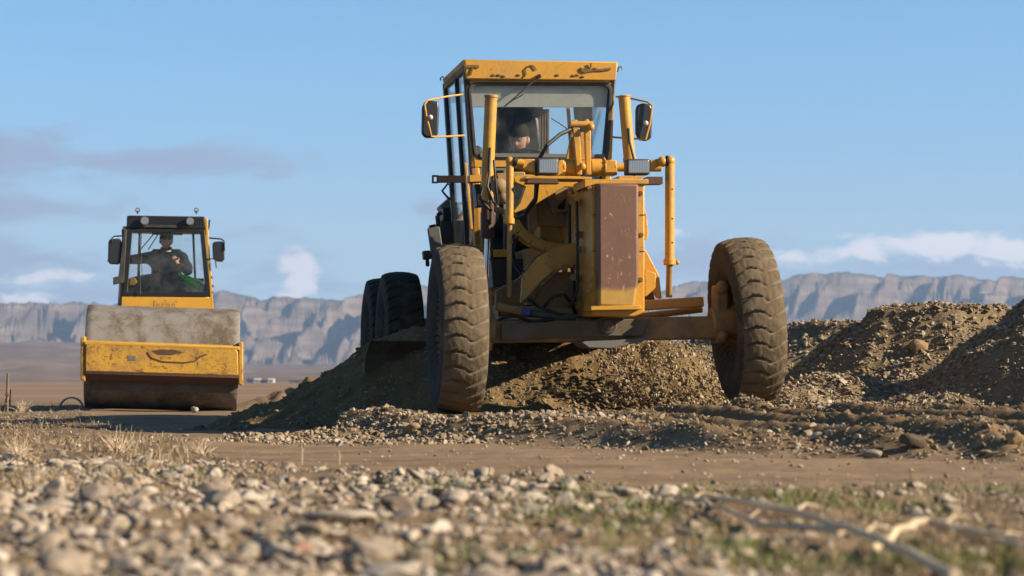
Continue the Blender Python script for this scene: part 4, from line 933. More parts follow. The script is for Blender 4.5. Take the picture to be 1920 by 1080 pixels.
# lamps
for (x0, x1, y0, y1) in ((1008, 1048, 296, 327), (1176, 1219, 298, 327)):
    lh = MB(); lh.prism(P_([(x0, y0), (x1, y0), (x1, y1), (x0, y1)], -.34), (0, .14, 0)); lo = lh.build('headlight', M['blackgrey'], gr, .01, 3)
    ls = MB(); ls.prism(P_([(x0 + 2.5, y0 + 2.5), (x1 - 2.5, y0 + 2.5), (x1 - 2.5, y1 - 2.5), (x0 + 2.5, y1 - 2.5)], -.352), (0, .02, 0)); ls.build('lens', M['lens'], lo, .006, 3)
lb = MB(); lb.prism(P_([(978, 298), (1003, 298), (1004, 326), (980, 316)], -.30), (0, .14, 0)); lb.prism(P_([(968, 299), (980, 297), (980, 318), (970, 314)], -.26), (0, .08, 0)); lb.prism(P_([(1219, 300), (1236, 297), (1240, 309), (1219, 322)], -.30), (0, .12, 0)); lb.build('lamp_arm', M['yellow'], gr, .008)
cb_ = MB(); cb_.prism(P_([(985, 330), (1070, 330), (1110, 332), (1110, 336), (985, 335)], -.36), (0, .3, 0)); cb_.prism(P_([(1160, 330), (1212, 330), (1196, 337), (1160, 337)], -.36), (0, .3, 0)); cb_.build('lamp_bar', M['yellow'], gr, .004)
cb_ = MB(); cb_.prism(P_([(990, 336), (1044, 335), (1049, 344), (986, 344)], -.38), (0, .12, 0)); cb_.prism(P_([(1205, 337), (1214, 331), (1243, 331), (1243, 345), (1199, 346)], -.38), (0, .12, 0)); cb_.build('lamp_bar_bracket', M['rust'], gr, .004)
# side poles with collars and knobs
def pole(px_, w, yb, collar, name='side_pole'):
    p = MB(); ly = -.30; p.cyl(G(px_, 306, ly), G(px_ - .5, yb, ly), w, n=20); p.ball(G(px_, 302, ly), w * 1.15, 16, 10); o = p.build(name, M['yellow'], gr)
    p = MB(); p.cyl(G(px_ - .5, yb, ly), G(px_ - 2, 556, ly + .1), w * .68, n=16); p.build('pole_rod', M['yellow_dull'], o)
    p = MB(); p.cyl(G(px_ - .5, yb - 6, ly), G(px_ - .5, yb + 5, ly), w * 1.3, n=20); p.cyl(G(px_, yb, ly), G(px_ + collar, yb, ly), .012, n=10); p.ball(G(px_ + collar, yb, ly), .02); p.build('collar', M['yellow'], o, .004)
    for yy_ in (355, 410, 455): MB().cyl(G(px_ + 4, yy_, ly - w), G(px_ + 5, yy_, ly), .009, n=8).build('screw', M['rust'], o)
    return o
pole(1256, .039, 492, 14); pole(956, .031, 415, -8)
el = MB(); el.cyl(G(1243, 303, -.3), G(1258, 301, -.3), .026); el.ball(G(1242, 303, -.31), .043, 16, 10); el.cyl(G(957, 303, -.3), G(982, 306, -.3), .028); el.build('pole_elbow', M['yellow'], gr)
kn = MB(); kn.cyl(G(1249, 302, -.31), G(1252, 302, -.31), .046, n=16); kn.cyl(G(963, 302, -.31), G(969, 304, -.31), .04, n=16); kn.build('pole_boot', M['rubber_black'], gr)
# blade lift cylinders
def liftcyl(top, bot, r, ly0, ly1, rod=None, mat='yellow'):
    c = MB(); a, b = G(*top, ly0), G(*bot, ly1); c.cyl(a, b, r, n=24); c.cyl(a, a.lerp(b, .025), r * 1.13, n=24); c.cyl(a.lerp(b, .93), b, r * 1.12, n=24); o = c.build('lift_cylinder', M[mat], gr, .004)
    h = MB(); off = Vector((.0, -r - .012, 0)); h.tube([a.lerp(b, .5) + off, a.lerp(b, .7) + off, a.lerp(b, 1.0) + off + Vector((.02, -.03, 0)), b + Vector((.03, -.05, -.2))], .011); h.build('hose', M['rubber_black'], o)
    if rod: c = MB(); c.cyl(b, G(*rod, ly1), r * .45, n=16); c.build('rod', M['chrome'], o)
    return o
liftcyl((921, 178), (912, 378), .054, 1.2, 1.25); liftcyl((914, 378), (914, 446), .056, 1.25, 1.3, (911, 520), 'rust')
liftcyl((1170, 179), (1181, 304), .052, 1.2, 1.2)
yk = MB(); yk.ball(G(936, 350, 1.1), .075, 14, 10); yk.ball(G(944, 372, 1.05), .05); yk.prism(P_([(930, 325), (965, 322), (985, 322), (985, 338), (935, 342)], 1.15), (0, .12, 0)); yk.prism(P_([(930, 384), (946, 392), (960, 400), (952, 404), (934, 396)], .9), (0, .1, 0)); yk.build('lift_yoke', M['yellow_dull'], gr, .01)
tp = MB(); tp.prism(P_([(880, 328), (962, 325), (962, 338), (880, 342)], 1.5), (0, .14, 0)); tp.prism(P_([(920, 468), (960, 468), (960, 482), (920, 482)], 1.9), (0, .3, 0)); tp.build('step', M['yellow'], gr, .006)
# hoses
for pts, r_ in (([(1076, 240, -.12), (1050, 252, -.2), (1026, 272, -.25), (1012, 296, -.2), (1006, 330, -.1), (1004, 372, 0), (985, 398, .2)], .017),
                ([(905, 350, 1.0), (900, 372, 1.0), (914, 388, 1.0), (922, 396, 1.0)], .012), ([(918, 320, .95), (914, 350, .9), (925, 378, .9), (936, 392, 1.0)], .011), ([(926, 300, .95), (930, 350, .92), (934, 392, 1.0)], .011),
                ([(1008, 345, -.1), (1005, 376, 0), (985, 402, .3), (965, 410, .5)], .014), ([(965, 440, .8), (958, 470, .8), (966, 500, .8), (982, 520, .7)], .010), ([(972, 440, .85), (963, 472, .8), (970, 498, .8), (990, 516, .7)], .010),
                ([(1020, 575, -.05), (1036, 556, -.1), (1058, 552, -.1), (1074, 572, 0), (1080, 590, .1)], .016), ([(990, 560, 0), (1010, 575, -.1), (1050, 590, -.1), (1095, 598, 0)], .014), ([(935, 600, -.1), (960, 590, -.12), (1000, 604, -.1), (1040, 598, -.1)], .013),
                ([(1195, 350, .1), (1200, 365, .1), (1198, 378, .1)], .03)):
    h = MB(); h.tube([G(*p) for p in pts], r_, 8); 
    h.build('hose', M['rubber_black'], gr)
dm = MB(); dm.prism(P_([(905, 395), (925, 395), (930, 400), (928, 445), (905, 445)], 1.5), (0, .15, 0)); dm.prism(P_([(890, 345), (918, 345), (922, 385), (895, 388)], 1.6), (0, .2, 0)); dm.prism(P_([(920, 485), (985, 485), (985, 525), (925, 540)], 1.9), (0, .4, 0)); dm.build('valve_block', M['black'], gr, .01)
co = MB(); co.prism(P_([(1190, 345), (1206, 345), (1208, 372), (1195, 380), (1190, 376)], .0), (0, .1, 0)); co.build('horn', M['black'], gr, .015)
rs = MB(); rs.prism(P_([(1205, 383), (1213, 400), (1216, 440), (1212, 450), (1205, 450)], .55), (0, .4, 0)); rs.build('side_fairing', M['yellow'], gr, .01)

# --- cab
CY = 2.60; DP = 1.50                       # front face and depth
F_TL, F_TR = G(868, 111, CY), G(1158, 115, CY)
W_TL, W_TR, W_BR, W_BL = G(877, 154, CY), G(1149, 155, CY), G(1141, 298, CY), G(889, 300, CY)
B_L, B_R = G(896, 470, CY), G(1128, 400, CY)
xl, xr = F_TL.x, F_TR.x; zt = F_TL.z; dpv = Vector((0, DP, 0)); z_low = B_L.z
roof = MB(); roof.prism([Vector((xl, CY, zt)), Vector((xr, CY, zt)), Vector((xr - .02, CY, zt - .055)), Vector((xl + .02, CY, zt - .055))], (0, DP, 0)); roof.build('roof', M['yellow'], gr, .012)
vz = MB(); vz.prism([F_TL + Vector((.005, 0, -.01)), F_TR + Vector((-.005, 0, -.01)), G(1153, 152, CY), G(872, 150, CY)], (0, -.05, 0)); vis = vz.build('visor', M['yellow'], gr, .012)
# marks of vanished lamps and wiring on the visor
mk = MB()
for (x_, y_, w_, h_) in ((872, 124, 9, 4), (890, 125, 12, 4), (1090, 130, 9, 5), (1116, 129, 10, 5), (1136, 130, 12, 4)): mk.ball(G(x_, y_, CY - .055), (w_ / 2 / 203, .012, h_ / 2 / 203), 10, 6)
mk.prism(P_([(872, 122), (898, 122), (898, 127), (888, 127), (884, 140), (880, 140), (885, 127), (872, 127)], CY - .052), (0, -.012, 0))
mk.prism(P_([(1088, 127), (1112, 131), (1145, 127), (1145, 131), (1130, 133), (1118, 133), (1108, 134), (1096, 137), (1089, 134)], CY - .052), (0, -.012, 0)); mk.build('lamp_bracket', M['grime'], vis)
wr = MB(); wr.tube([G(x_, y_, CY - .06) for x_, y_ in ((983, 145), (987, 138), (985, 130), (992, 123), (1000, 123), (1006, 131))], .006, 6); wr.tube([G(1108, 118, CY - .07), G(1108, 128, CY - .06)], .008, 6)
for (x_, y_) in ((925, 141), (935, 141), (944, 143), (972, 141), (1045, 141), (1075, 142), (1082, 141), (1092, 144)): wr.ball(G(x_, y_, CY - .052), (.022, .01, .012), 8, 6)
wr.build('wiring', M['grime'], vis)
fr = MB(); ro = lambda pts: pts
def rnd(q, r, n=5):
    out = []
    for k in range(4):
        p = q[k]; a = (q[k - 1] - p).normalized(); b = (q[(k + 1) % 4] - p).normalized(); p0 = p + a * r; p1 = p + b * r
        for j in range(n): t = j / (n - 1); out.append(p0.lerp(p, t).lerp(p.lerp(p1, t), t))
    return out
o_ = rnd([G(872, 150, CY), G(1153, 152, CY), G(1147, 312, CY), G(884, 314, CY)], .002); i_ = rnd([W_TL, W_TR, W_BR, W_BL], .10); ring(o_, i_, (0, .07, 0), fr); fr.build('windshield_frame', M['yellow'], gr, .008)
gk = MB(); i2_ = rnd([W_TL + Vector((.028, 0, -.026)), W_TR + Vector((-.028, 0, -.026)), W_BR + Vector((-.028, 0, .026)), W_BL + Vector((.028, 0, .026))], .085); ring([p + Vector((0, -.008, 0)) for p in i_], [p + Vector((0, -.008, 0)) for p in i2_], (0, .05, 0), gk); gk.build('windshield_gasket', M['blackgrey'], gr, .004)
sl_ = MB(); sl_.prism(P_([(900, 287), (1135, 289), (1135, 296), (900, 295)], CY - .02), (0, .03, 0)); sl_.build('windshield_sill', M['grey'], gr, .004)
gs = MB(); gs.prism([p + Vector((0, .02, 0)) for p in i2_], (0, .008, 0)); gs.build('windshield', M['glass'], gr)
wp = MB(); wp.tube(P_([(1011, 143), (985, 166), (942, 203)], CY - .07), .0075, 6); wp.tube(P_([(981, 177), (960, 189), (938, 206)], CY - .05), .0065, 6); wp.cyl(G(1011, 143, CY - .09), G(1011, 143, CY), .02, n=10); wp.build('wiper', M['blackgrey'], gr)
# pillars and lower front
lf = MB(); lf.prism(P_([(884, 314), (899, 314), (907, 470), (890, 470)], CY), (0, .06, 0)); lf.prism(P_([(1134, 312), (1147, 312), (1140, 440), (1128, 440)], CY), (0, .06, 0)); lf.build('front_pillar', M['yellow'], gr, .008)
st = MB(); st.prism(P_([(871, 304), (876, 306), (887, 430), (882, 430)], CY - .05), (0, .04, 0)); st.build('grab_rail', M['yellow'], gr, .004)
lw = MB(); lw.prism(P_([(899, 318), (1134, 318), (1128, 440), (906, 500)], CY + .03), (0, .008, 0)); lw.build('lower_window', M['glass_dark'], gr)
lg = MB(); ring(P_([(899, 314), (948, 314), (948, 500), (906, 500)], CY + .01), P_([(903, 320), (944, 320), (944, 492), (910, 492)], CY + .01), (0, .03, 0), lg); lg.build('lower_window_gasket', M['grey'], gr, .004)
# floor, low walls, rear wall with window opening, cream liner
zf = z_low + .05
cw = MB(); cw.box(((xl + xr) / 2 + .02, CY + DP / 2 + .05, zf - .05), (xr - xl - .16, DP - .1, .10)); cw.build('cab_floor', M['yellow_dull'], gr, .01)
def cabx(z, s):  # cab narrows downwards
    k = (zt - z) / (zt - z_low); return (xl + .115 * k) if s < 0 else (xr - .16 * k)
sw = MB()
for s in (-1, 1):
    for (a, b) in ((0, .07), (DP - .09, .09), (.62, .05)):
        if s > 0 and a == .62: continue
        sw.hexa([Vector((cabx(zt - .05, s), CY + a, zt - .05)), Vector((cabx(zt - .05, s), CY + a + b, zt - .05)), Vector((cabx(zf, s), CY + a + b, zf)), Vector((cabx(zf, s), CY + a, zf))], [p + Vector((-s * .06, 0, 0)) for p in (Vector((cabx(zt - .05, s), CY + a, zt - .05)), Vector((cabx(zt - .05, s), CY + a + b, zt - .05)), Vector((cabx(zf, s), CY + a + b, zf)), Vector((cabx(zf, s), CY + a, zf)))])
sw.build('side_pillar', M['black'], gr, .01)
sk_ = MB()
for s in (-1, 1):
    sk_.hexa([Vector((cabx(1.5, s), CY, 1.45)), Vector((cabx(1.5, s), CY + DP, 1.45)), Vector((cabx(zf, s), CY + DP, zf)), Vector((cabx(zf, s), CY, zf))], [p - Vector((s * .04, 0, 0)) for p in (Vector((cabx(1.5, s), CY, 1.45)), Vector((cabx(1.5, s), CY + DP, 1.45)), Vector((cabx(zf, s), CY + DP, zf)), Vector((cabx(zf, s), CY, zf)))])
    sk_.hexa([Vector((cabx(zt - .05, s), CY, zt - .05)), Vector((cabx(zt - .05, s), CY + DP, zt - .05)), Vector((cabx(zt - .11, s), CY + DP, zt - .11)), Vector((cabx(zt - .11, s), CY, zt - .11))], [p - Vector((s * .05, 0, 0)) for p in (Vector((cabx(zt - .05, s), CY, zt - .05)), Vector((cabx(zt - .05, s), CY + DP, zt - .05)), Vector((cabx(zt - .11, s), CY + DP, zt - .11)), Vector((cabx(zt - .11, s), CY, zt - .11)))])
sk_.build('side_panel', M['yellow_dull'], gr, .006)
for s in (-1, 1):
    sg = MB(); sg.hexa([Vector((cabx(zt - .1, s) - s * .02, CY + .05, zt - .1)), Vector((cabx(zt - .1, s) - s * .02, CY + DP - .05, zt - .1)), Vector((cabx(1.3, s) - s * .02, CY + DP - .05, 1.3)), Vector((cabx(1.3, s) - s * .02, CY + .05, 1.3))], [p - Vector((s * .006, 0, 0)) for p in (Vector((cabx(zt - .1, s) - s * .02, CY + .05, zt - .1)), Vector((cabx(zt - .1, s) - s * .02, CY + DP - .05, zt - .1)), Vector((cabx(1.3, s) - s * .02, CY + DP - .05, 1.3)), Vector((cabx(1.3, s) - s * .02, CY + .05, 1.3)))]); sg.build('side_window', M['glass'], gr)
ryy = CY + DP - .06
rw = MB(); rw.prism([G(928, 190, ryy), G(1018, 190, ryy), G(1018, 470, ryy), G(900, 470, ryy)], (0, .05, 0)); rw.prism(P_([(1018, 300), (1110, 300), (1110, 470), (1018, 470)], ryy), (0, .05, 0)); rw.prism(P_([(868, 310), (928, 310), (928, 470), (868, 470)], ryy), (0, .05, 0))
rw.prism(P_([(1076, 196), (1110, 196), (1110, 300), (1086, 300)], ryy - .1), (0, .05, 0)); rw.build('rear_wall', M['black'], gr)
rc = MB(); rc.prism(P_([(836, 172), (1112, 172), (1112, 192), (836, 192)], ryy), (0, .05, 0)); rc.build('rear_header', M['cream'], gr)
rl = MB(); rl.prism(P_([(1062, 196), (1068, 196), (1076, 300), (1070, 300)], ryy - .02), (0, .03, 0)); rl.build('rear_pillar', M['yellow'], gr)
lin = MB(); lin.prism(P_([(880, 157), (1146, 157), (1142, 201), (884, 201)], CY + .055), (0, .015, 0)); lin.build('sun_shade', M['cream'], gr, .004)
cu = MB()
for x0_, x1_ in ((934, 962), (1004, 1028)):
    for k in range(5):
        xx = x0_ + (x1_ - x0_) * (k + .5) / 5; cu.cyl(G(xx, 205, ryy - .12), G(xx, 296, ryy - .12), .022, n=10)
cu.build('curtain', M['curtain'], gr)
se = MB(); se.prism(P_([(962, 222), (975, 208), (1000, 208), (1012, 222), (1018, 296), (956, 296)], ryy - .34), (0, .12, 0)); so_ = se.build('seat', M['black'], gr, .04, 3)
sc_ = MB(); sc_.box((G(986, 330, ryy - .6).x, ryy - .6, 1.62), (.5, .5, .14)); sc_.box((G(986, 330, ryy - .6).x, ryy - .55, 1.36), (.3, .3, .4)); sc_.build('seat_cushion', M['black'], gr, .03, 3)
cs = MB(); cs.prism(P_([(1000, 306), (1060, 306), (1050, 400), (1010, 400)], CY + .25), (0, .25, 0)); cs.cyl(G(1005, 300, CY + .6), G(1010, 380, CY + .3), .03); cs.build('steering_console', M['black'], gr, .02)
swh = MB(); swc = G(990, 296, CY + .62); swh.tube([swc + Vector((.19 * math.cos(a), -.10 * math.sin(a) * .5 + .0, .10 * math.sin(a) - .02)) for a in np.linspace(0, 2 * np.pi, 25)], .013, 8); swh.build('steering_wheel', M['rubber_black'], gr)
lvv = MB(); lvv.tube([G(1034, 222, CY + .9), G(1056, 236, CY + .8), G(1066, 244, CY + .7)], .005, 6); lvv.ball(G(895, 283, CY + .1), (.05, .03, .05)); lvv.build('cab_trim', M['grey'], gr)
# mirrors
for (pts, arm, s) in (([(797, 190), (806, 188), (823, 190), (824, 205), (822, 252), (816, 258), (798, 258), (791, 250), (792, 200)], [(868, 177, 2.62), (838, 181, 2.5), (802, 188, 2.4), (796, 196, 2.38), (800, 220, 2.38), (809, 256, 2.38), (838, 256, 2.5), (871, 254, 2.62)], -1),
                      ([(1196, 196), (1206, 193), (1220, 195), (1224, 204), (1222, 258), (1214, 264), (1199, 262), (1193, 250), (1193, 206)], [(1155, 181, 2.62), (1185, 185, 2.5), (1214, 191, 2.4), (1223, 198, 2.38), (1219, 230, 2.38), (1211, 261, 2.38), (1185, 260, 2.5), (1147, 257, 2.62)], 1)):
    m_ = MB(); m_.prism(P_(pts, 2.42), (0, .07, 0)); mo = m_.build('mirror', M['mirror'], gr, .018, 3); a_ = MB(); a_.tube([G(*p) for p in arm], .0095, 8); a_.build('mirror_arm', M['yellow'], mo)
    k_ = MB(); kx = 807 if s < 0 else 1211; ky = 220 if s < 0 else 231; k_.ball(G(kx, ky, 2.37), .024); k_.build('mirror_knob', M['white'], mo)
# left-side odds: hook, rail with square end, diamond step
hk = MB(); hk.tube([G(837, 160, 4.05), G(835, 148, 4.05), G(830, 143, 4.05), G(826, 147, 4.05), G(826, 151, 4.05)], .008, 6); hk.tube([G(1158, 135, 2.7), G(1160, 126, 2.7), G(1165, 125, 2.7), G(1167, 131, 2.7)], .007, 6); hk.build('roof_hook', M['black'], gr)
bk = MB(); bar(bk, G(820, 336, 3.0), G(872, 336, 3.0), .06, .065); ring(P_([(811, 328), (822, 328), (822, 343), (811, 343)], 3.0), P_([(813.5, 331), (820, 331), (820, 340.5), (813.5, 340.5)], 3.0), (0, .06, 0), bk); bk.build('side_bar', M['rust'], gr, .003)
ds = MB(); ds.tube([G(x_, y_, 3.6) for x_, y_ in ((846, 352), (840, 344), (829, 358), (839, 370), (846, 374))], .012, 6); ds.build('side_step', M['rust'], gr)
# engine house, muffler, air box, tandem cases behind the cab
en = MB(); side_prism(en, [(4.35, 1.1), (4.35, 2.0), (4.9, 2.05), (7.6, 1.95), (7.9, 1.6), (7.9, .95)], -.42, .42); en.build('engine_hood', M['yellow_dull'], gr, .05, 3)
eb = MB(); eb.prism(P_([(830, 388), (860, 388), (860, 415), (831, 414)], 4.3), (0, .4, 0)); eb.prism(P_([(826, 415), (862, 413), (862, 470), (828, 478)], 4.1), (0, .5, 0)); eb.build('battery_box', M['black'], gr, .015)
gp_ = MB(); gp_.prism(P_([(826, 386), (848, 366), (852, 390), (826, 392)], 4.6), (0, .3, 0)); gp_.build('hood_slope', M['grey'], gr, .01)
gp_ = MB(); gp_.prism(P_([(802, 428), (824, 424), (832, 474), (838, 500), (812, 500)], 4.0), (0, .06, 0)); gp_.build('mudguard', M['grey'], gr, .01)
mf = MB(); mf.cyl(G(820, 404, 4.2), G(822, 426, 4.2), .022, n=14); mf.cyl(G(828, 398, 4.2), G(820, 404, 4.2), .02); mf.prism(P_([(806, 422), (816, 420), (818, 430), (806, 432)], 4.15), (0, .1, 0)); mf.build('air_pipe', M['black'], gr, .004)
rl_ = MB(); rl_.prism(P_([(793, 470), (808, 469), (812, 485), (795, 487)], 3.9), (0, .12, 0)); rl_.cyl(G(801, 486, 3.95), G(802, 500, 3.95), .02); rl_.build('rear_lamp', M['black'], gr, .015)
for s in (-1, 1):
    td = MB(); td.box((s * .80, 5.95, WZ), (.22, 2.1, .42)); td.build('tandem_case', M['yellow_dull'], gr, .05, 3)
rx_ = MB(); rx_.cyl((-1.0, 5.95, WZ + .02), (1.0, 5.95, WZ + .02), .16, n=20); side_prism(rx_, [(4.5, .75), (4.5, 1.1), (7.6, 1.1), (7.6, .75)], -.45, .45); rx_.build('rear_frame', M['yellow_dull'], gr, .02)
for (x0_, y0_, x1_, y1_, ly) in ((690, 641, 716, 639, 4.6), (760, 636, 800, 634, 4.3)):
    pass

# operator
pos = G(972, 262, CY + .80)
JG = dict(pel=(0, .12, .10), wai=(0, .09, .28), che=(0, .02, .48), nkb=(0, -.03, .62), nkt=(0, -.06, .68), headoff=(-.01, -.035, .085), hyaw=R(-16), hpitch=R(18), hroll=R(5),
          Lsh=(.20, 0, .56), Lel=(.27, -.16, .33), Lw=(.15, -.36, .28), Lh=(.12, -.44, .27), Rsh=(-.20, 0, .56), Rel=(-.28, -.16, .34), Rw=(-.16, -.36, .28), Rh=(-.12, -.44, .27), Lcurl=1.0, Rcurl=1.0)
hloc = Vector((0, 0, 0)); hz_ = 1.18 * (JG['nkt'][2] + JG['headoff'][2])
wp_ = GO + Euler((0, 0, GYAW)).to_matrix() @ Vector((pos.x + .01, CY + .80, 0)); wz = GO.z + pos.z - hz_
person('grader driver in dark jacket and brown knit cap, looking down behind the big windshield', (wp_.x, wp_.y, wz), GYAW - R(6), JG, 'jacket', 'cap').scale = (1.18, 1.18, 1.18)
# ------------------------------------------------------------------ road roller
def Qp(lst, ly): return [Q(a, b, ly) for a, b in lst]
rr_ = thing('road_roller', 'yellow single drum road roller with muddy steel drum and black framed cab', 'road roller', tuple(RO), RYAW)
ROLL = R(1.6)
DR = .715
dr = MB(); hwid = 1.045
prof = [(-hwid + .06, DR - .20), (-hwid + .02, DR - .06), (-hwid, DR - .012), (-hwid + .012, DR)] + [(-hwid + .012 + (2 * hwid - .024) * k / 24, DR) for k in range(1, 24)] + [(hwid - .012, DR), (hwid, DR - .012), (hwid - .02, DR - .06), (hwid - .06, DR - .20), (hwid - .1, .05)]
dr.lathe_x([(-hwid + .1, .05)] + prof, (0, 0, DR), 96); dro = dr.build('drum', M['drum'], rr_, ang=50); dro.rotation_euler = (0, ROLL, 0); dro.location = (0, 0, .01)
# front cross beam, rust lip, scraper and side yokes
LYF = -.95
bm_ = MB(); bm_.prism(Qp([(160, 650), (163, 643), (440, 652), (446, 660), (447, 706), (160, 698)], LYF), (0, .05, 0)); bm_.build('front_beam', M['yellow_worn'], rr_, .012)
tp_ = MB(); tl, trr = Q(158, 640, LYF), Q(449, 650, LYF); tp_.hexa([tl, trr, trr + Vector((0, 0, -.05)), tl + Vector((0, 0, -.05))], [tl + Vector((0, .28, .02)), trr + Vector((0, .28, .02)), trr + Vector((0, .28, -.03)), tl + Vector((0, .28, -.03))]); tp_.build('beam_flange', M['yellow_roller'], rr_, .012)
lo_ = MB(); a, b = Q(160, 698, LYF), Q(447, 706, LYF); lo_.hexa([a, b, b + Vector((0, 0, -.02)), a + Vector((0, 0, -.02))], [a + Vector((0, .12, -.10)), b + Vector((0, .12, -.10)), b + Vector((0, .12, -.12)), a + Vector((0, .12, -.12))]); lo_.hexa([a, b, b + Vector((0, 0, .03)), a + Vector((0, 0, .03))], [p + Vector((0, .12, -.10)) for p in (a, b, b + Vector((0, 0, .03)), a + Vector((0, 0, .03)))]); lo_.build('beam_lip', M['rust'], rr_, .006)
scp = MB(); a, b = Q(166, 712, LYF + .16), Q(440, 718, LYF + .16); scp.hexa([a, b, b + Vector((0, 0, -.14)), a + Vector((0, 0, -.14))], [p + Vector((0, .03, 0)) for p in (a, b, b + Vector((0, 0, -.14)), a + Vector((0, 0, -.14)))])
for k in range(9):
    c = a.lerp(b, (k + .5) / 9); scp.box((c.x, c.y - .02, c.z - .03), (.05, .03, .05))
scp.build('scraper', M['steel'], rr_, .006)
mk_ = MB(); mk_.prism(Qp([(240, 667), (254, 667), (254, 676), (240, 676)], LYF - .004), (0, .01, 0)); mk_.build('plate', M['grey'], rr_)
mk_ = MB()
arc_ = [(276, 660), (284, 671), (304, 678), (345, 680), (366, 677), (376, 668), (388, 664)]
for k in range(len(arc_) - 1): bar(mk_, Q(*arc_[k], LYF - .002), Q(*arc_[k + 1], LYF - .002), .012, .016)
mk_.prism(Qp([(284, 658), (300, 655), (330, 656), (342, 661), (322, 666), (296, 665)], LYF - .003), (0, .01, 0)); mk_.build('rust_scar', M['rust'], rr_)
for s, (x0_, x1_, dy_) in ((-1, (151, 160, 0)), (1, (447, 456, 10))):
    yk_ = MB(); p = Qp([(x0_, 632 + dy_), (x1_, 630 + dy_), (x1_, 716 + dy_ * .8), (x0_, 712 + dy_ * .8)], LYF + .02); yk_.prism(p, (0, 1.9, 0)); yk_.build('side_yoke', M['yellow_worn'], rr_, .015)
    yb = MB(); c = Vector(((p[0].x + p[1].x) / 2, 0, DR)); yb.cyl(c, c + Vector((-s * .10, 0, 0)), .22, n=28); yb.build('drum_bearing', M['yellow_roller'], rr_, .01)
# rear half
rf = MB(); rf.box((0, 1.6, .95), (.9, 1.6, .35)); rf.box((0, 2.6, 1.05), (1.25, 1.2, .55)); rf.build('rear_frame', M['yellow_roller'], rr_, .03)
hd_ = MB(); hd_.hexa([Vector((-.68, 3.7, .75)), Vector((.68, 3.7, .75)), Vector((.66, 3.7, 1.75)), Vector((-.66, 3.7, 1.75))], [Vector((-.62, 5.3, .8)), Vector((.62, 5.3, .8)), Vector((.58, 5.3, 1.35)), Vector((-.58, 5.3, 1.35))]); hd_.build('engine_hood', M['yellow_roller'], rr_, .05, 3)
for s in (-1, 1):
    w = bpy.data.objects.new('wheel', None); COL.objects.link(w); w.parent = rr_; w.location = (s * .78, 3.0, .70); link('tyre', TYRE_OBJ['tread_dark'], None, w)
    rm = MB(); rm.lathe_x([(s * q, r) for q, r in ((-.15, .34), (-.06, .295), (.09, .295), (.15, .345))], n=40); rm.lathe_x([(s * .03, .292), (s * .05, .2), (s * .10, .10), (s * .12, .001)], n=32); rm.build('rim', M['yellow_roller'], w)
# cab
RY, RD = 2.25, 1.35
def rp(x, y, d_=0): return Q(x, y, RY + d_)
pn2 = MB(); pn2.prism([rp(228, 556), rp(397, 558), rp(397, 583), rp(227, 581)], (0, .06, 0)); lpan = pn2.build('front_panel', M['yellow_roller'], rr_, .008)
# the worn raised lettering on the panel
lt = MB(); lt.prism([rp(288.5, 565, -.004), rp(291, 565, -.004), rp(291, 576, -.004), rp(288.5, 576, -.004)], (0, .01, 0)); lt.prism([rp(288.5, 564, -.004), rp(292.5, 564, -.004), rp(292.5, 566, -.004), rp(288.5, 566, -.004)], (0, .01, 0))
for x_ in (293.5, 303.5, 312.5, 322.5):
    o__ = [rp(x_, 568.5, -.003), rp(x_ + 6, 568.5, -.003), rp(x_ + 6, 576.5, -.003), rp(x_, 576.5, -.003)]; ii = [rp(x_ + 1.6, 570.4, -.003), rp(x_ + 4.4, 570.4, -.003), rp(x_ + 4.4, 576.5, -.003), rp(x_ + 1.6, 576.5, -.003)]; ring(o__, ii, (0, .008, 0), lt)
for x_ in (309.5, 329.5): lt.prism([rp(x_, 564.2, -.004), rp(x_ + 3, 564.2, -.004), rp(x_ + 3, 566, -.004), rp(x_, 566, -.004)], (0, .008, 0))
M['letters'] = worn('worn_lettering', (.55, .32, .07), (.40, .24, .08), .4, .5); lt.build('lettering', M['letters'], lpan)
wf = MB(); ring([rp(238, 428), rp(384, 431), rp(396, 557), rp(229, 556)], [rp(248, 434), rp(375, 436), rp(385, 548), rp(239, 547)], (0, .06, 0), wf); wf.build('windshield_frame', M['black'], rr_, .008)
gg = MB(); gg.prism([rp(247, 433, .02), rp(376, 435, .02), rp(386, 549, .02), rp(238, 548, .02)], (0, .008, 0)); gg.build('windshield', M['glass'], rr_)
rfb = MB(); a = [rp(238, 404), rp(384, 406), rp(386, 430), rp(237, 428)]; rfb.prism(a, (0, RD, 0)); rof = rfb.build('roof', M['black'], rr_, .02, 3)
rc2 = MB(); rc2.prism([rp(262, 421, -.01), rp(352, 423, -.01), rp(348, 428, -.01), rp(268, 427, -.01)], (0, .05, 0)); rc2.build('roof_vent', M['blackgrey'], rof, .01)
for x_, y_, r0 in ((270.5, 414.5, 8.2), (355.5, 415.5, 7.6)):
    c = rp(x_, y_); r0 = r0 / 127.5; q = MB(); q.cyl(c + Vector((0, -.06, 0)), c + Vector((0, .03, 0)), r0, n=24); qo = q.build('headlight', M['grey'], rr_, .006); q = MB(); q.cyl(c + Vector((0, -.068, 0)), c + Vector((0, -.05, 0)), r0 * .78, n=24); q.build('lens', M['lens'], qo)
for x_, y_ in ((258, 401), (368, 401)):
    q = MB(); c = rp(x_, y_, .1); q.cyl(c, c + Vector((0, 0, .05)), .012); q.tube([c + Vector((.03 * math.cos(t_), 0, .055 + .03 * math.sin(t_))) for t_ in np.linspace(0, 2 * np.pi, 13)], .008, 6); q.build('lifting_eye', M['rust'], rof)
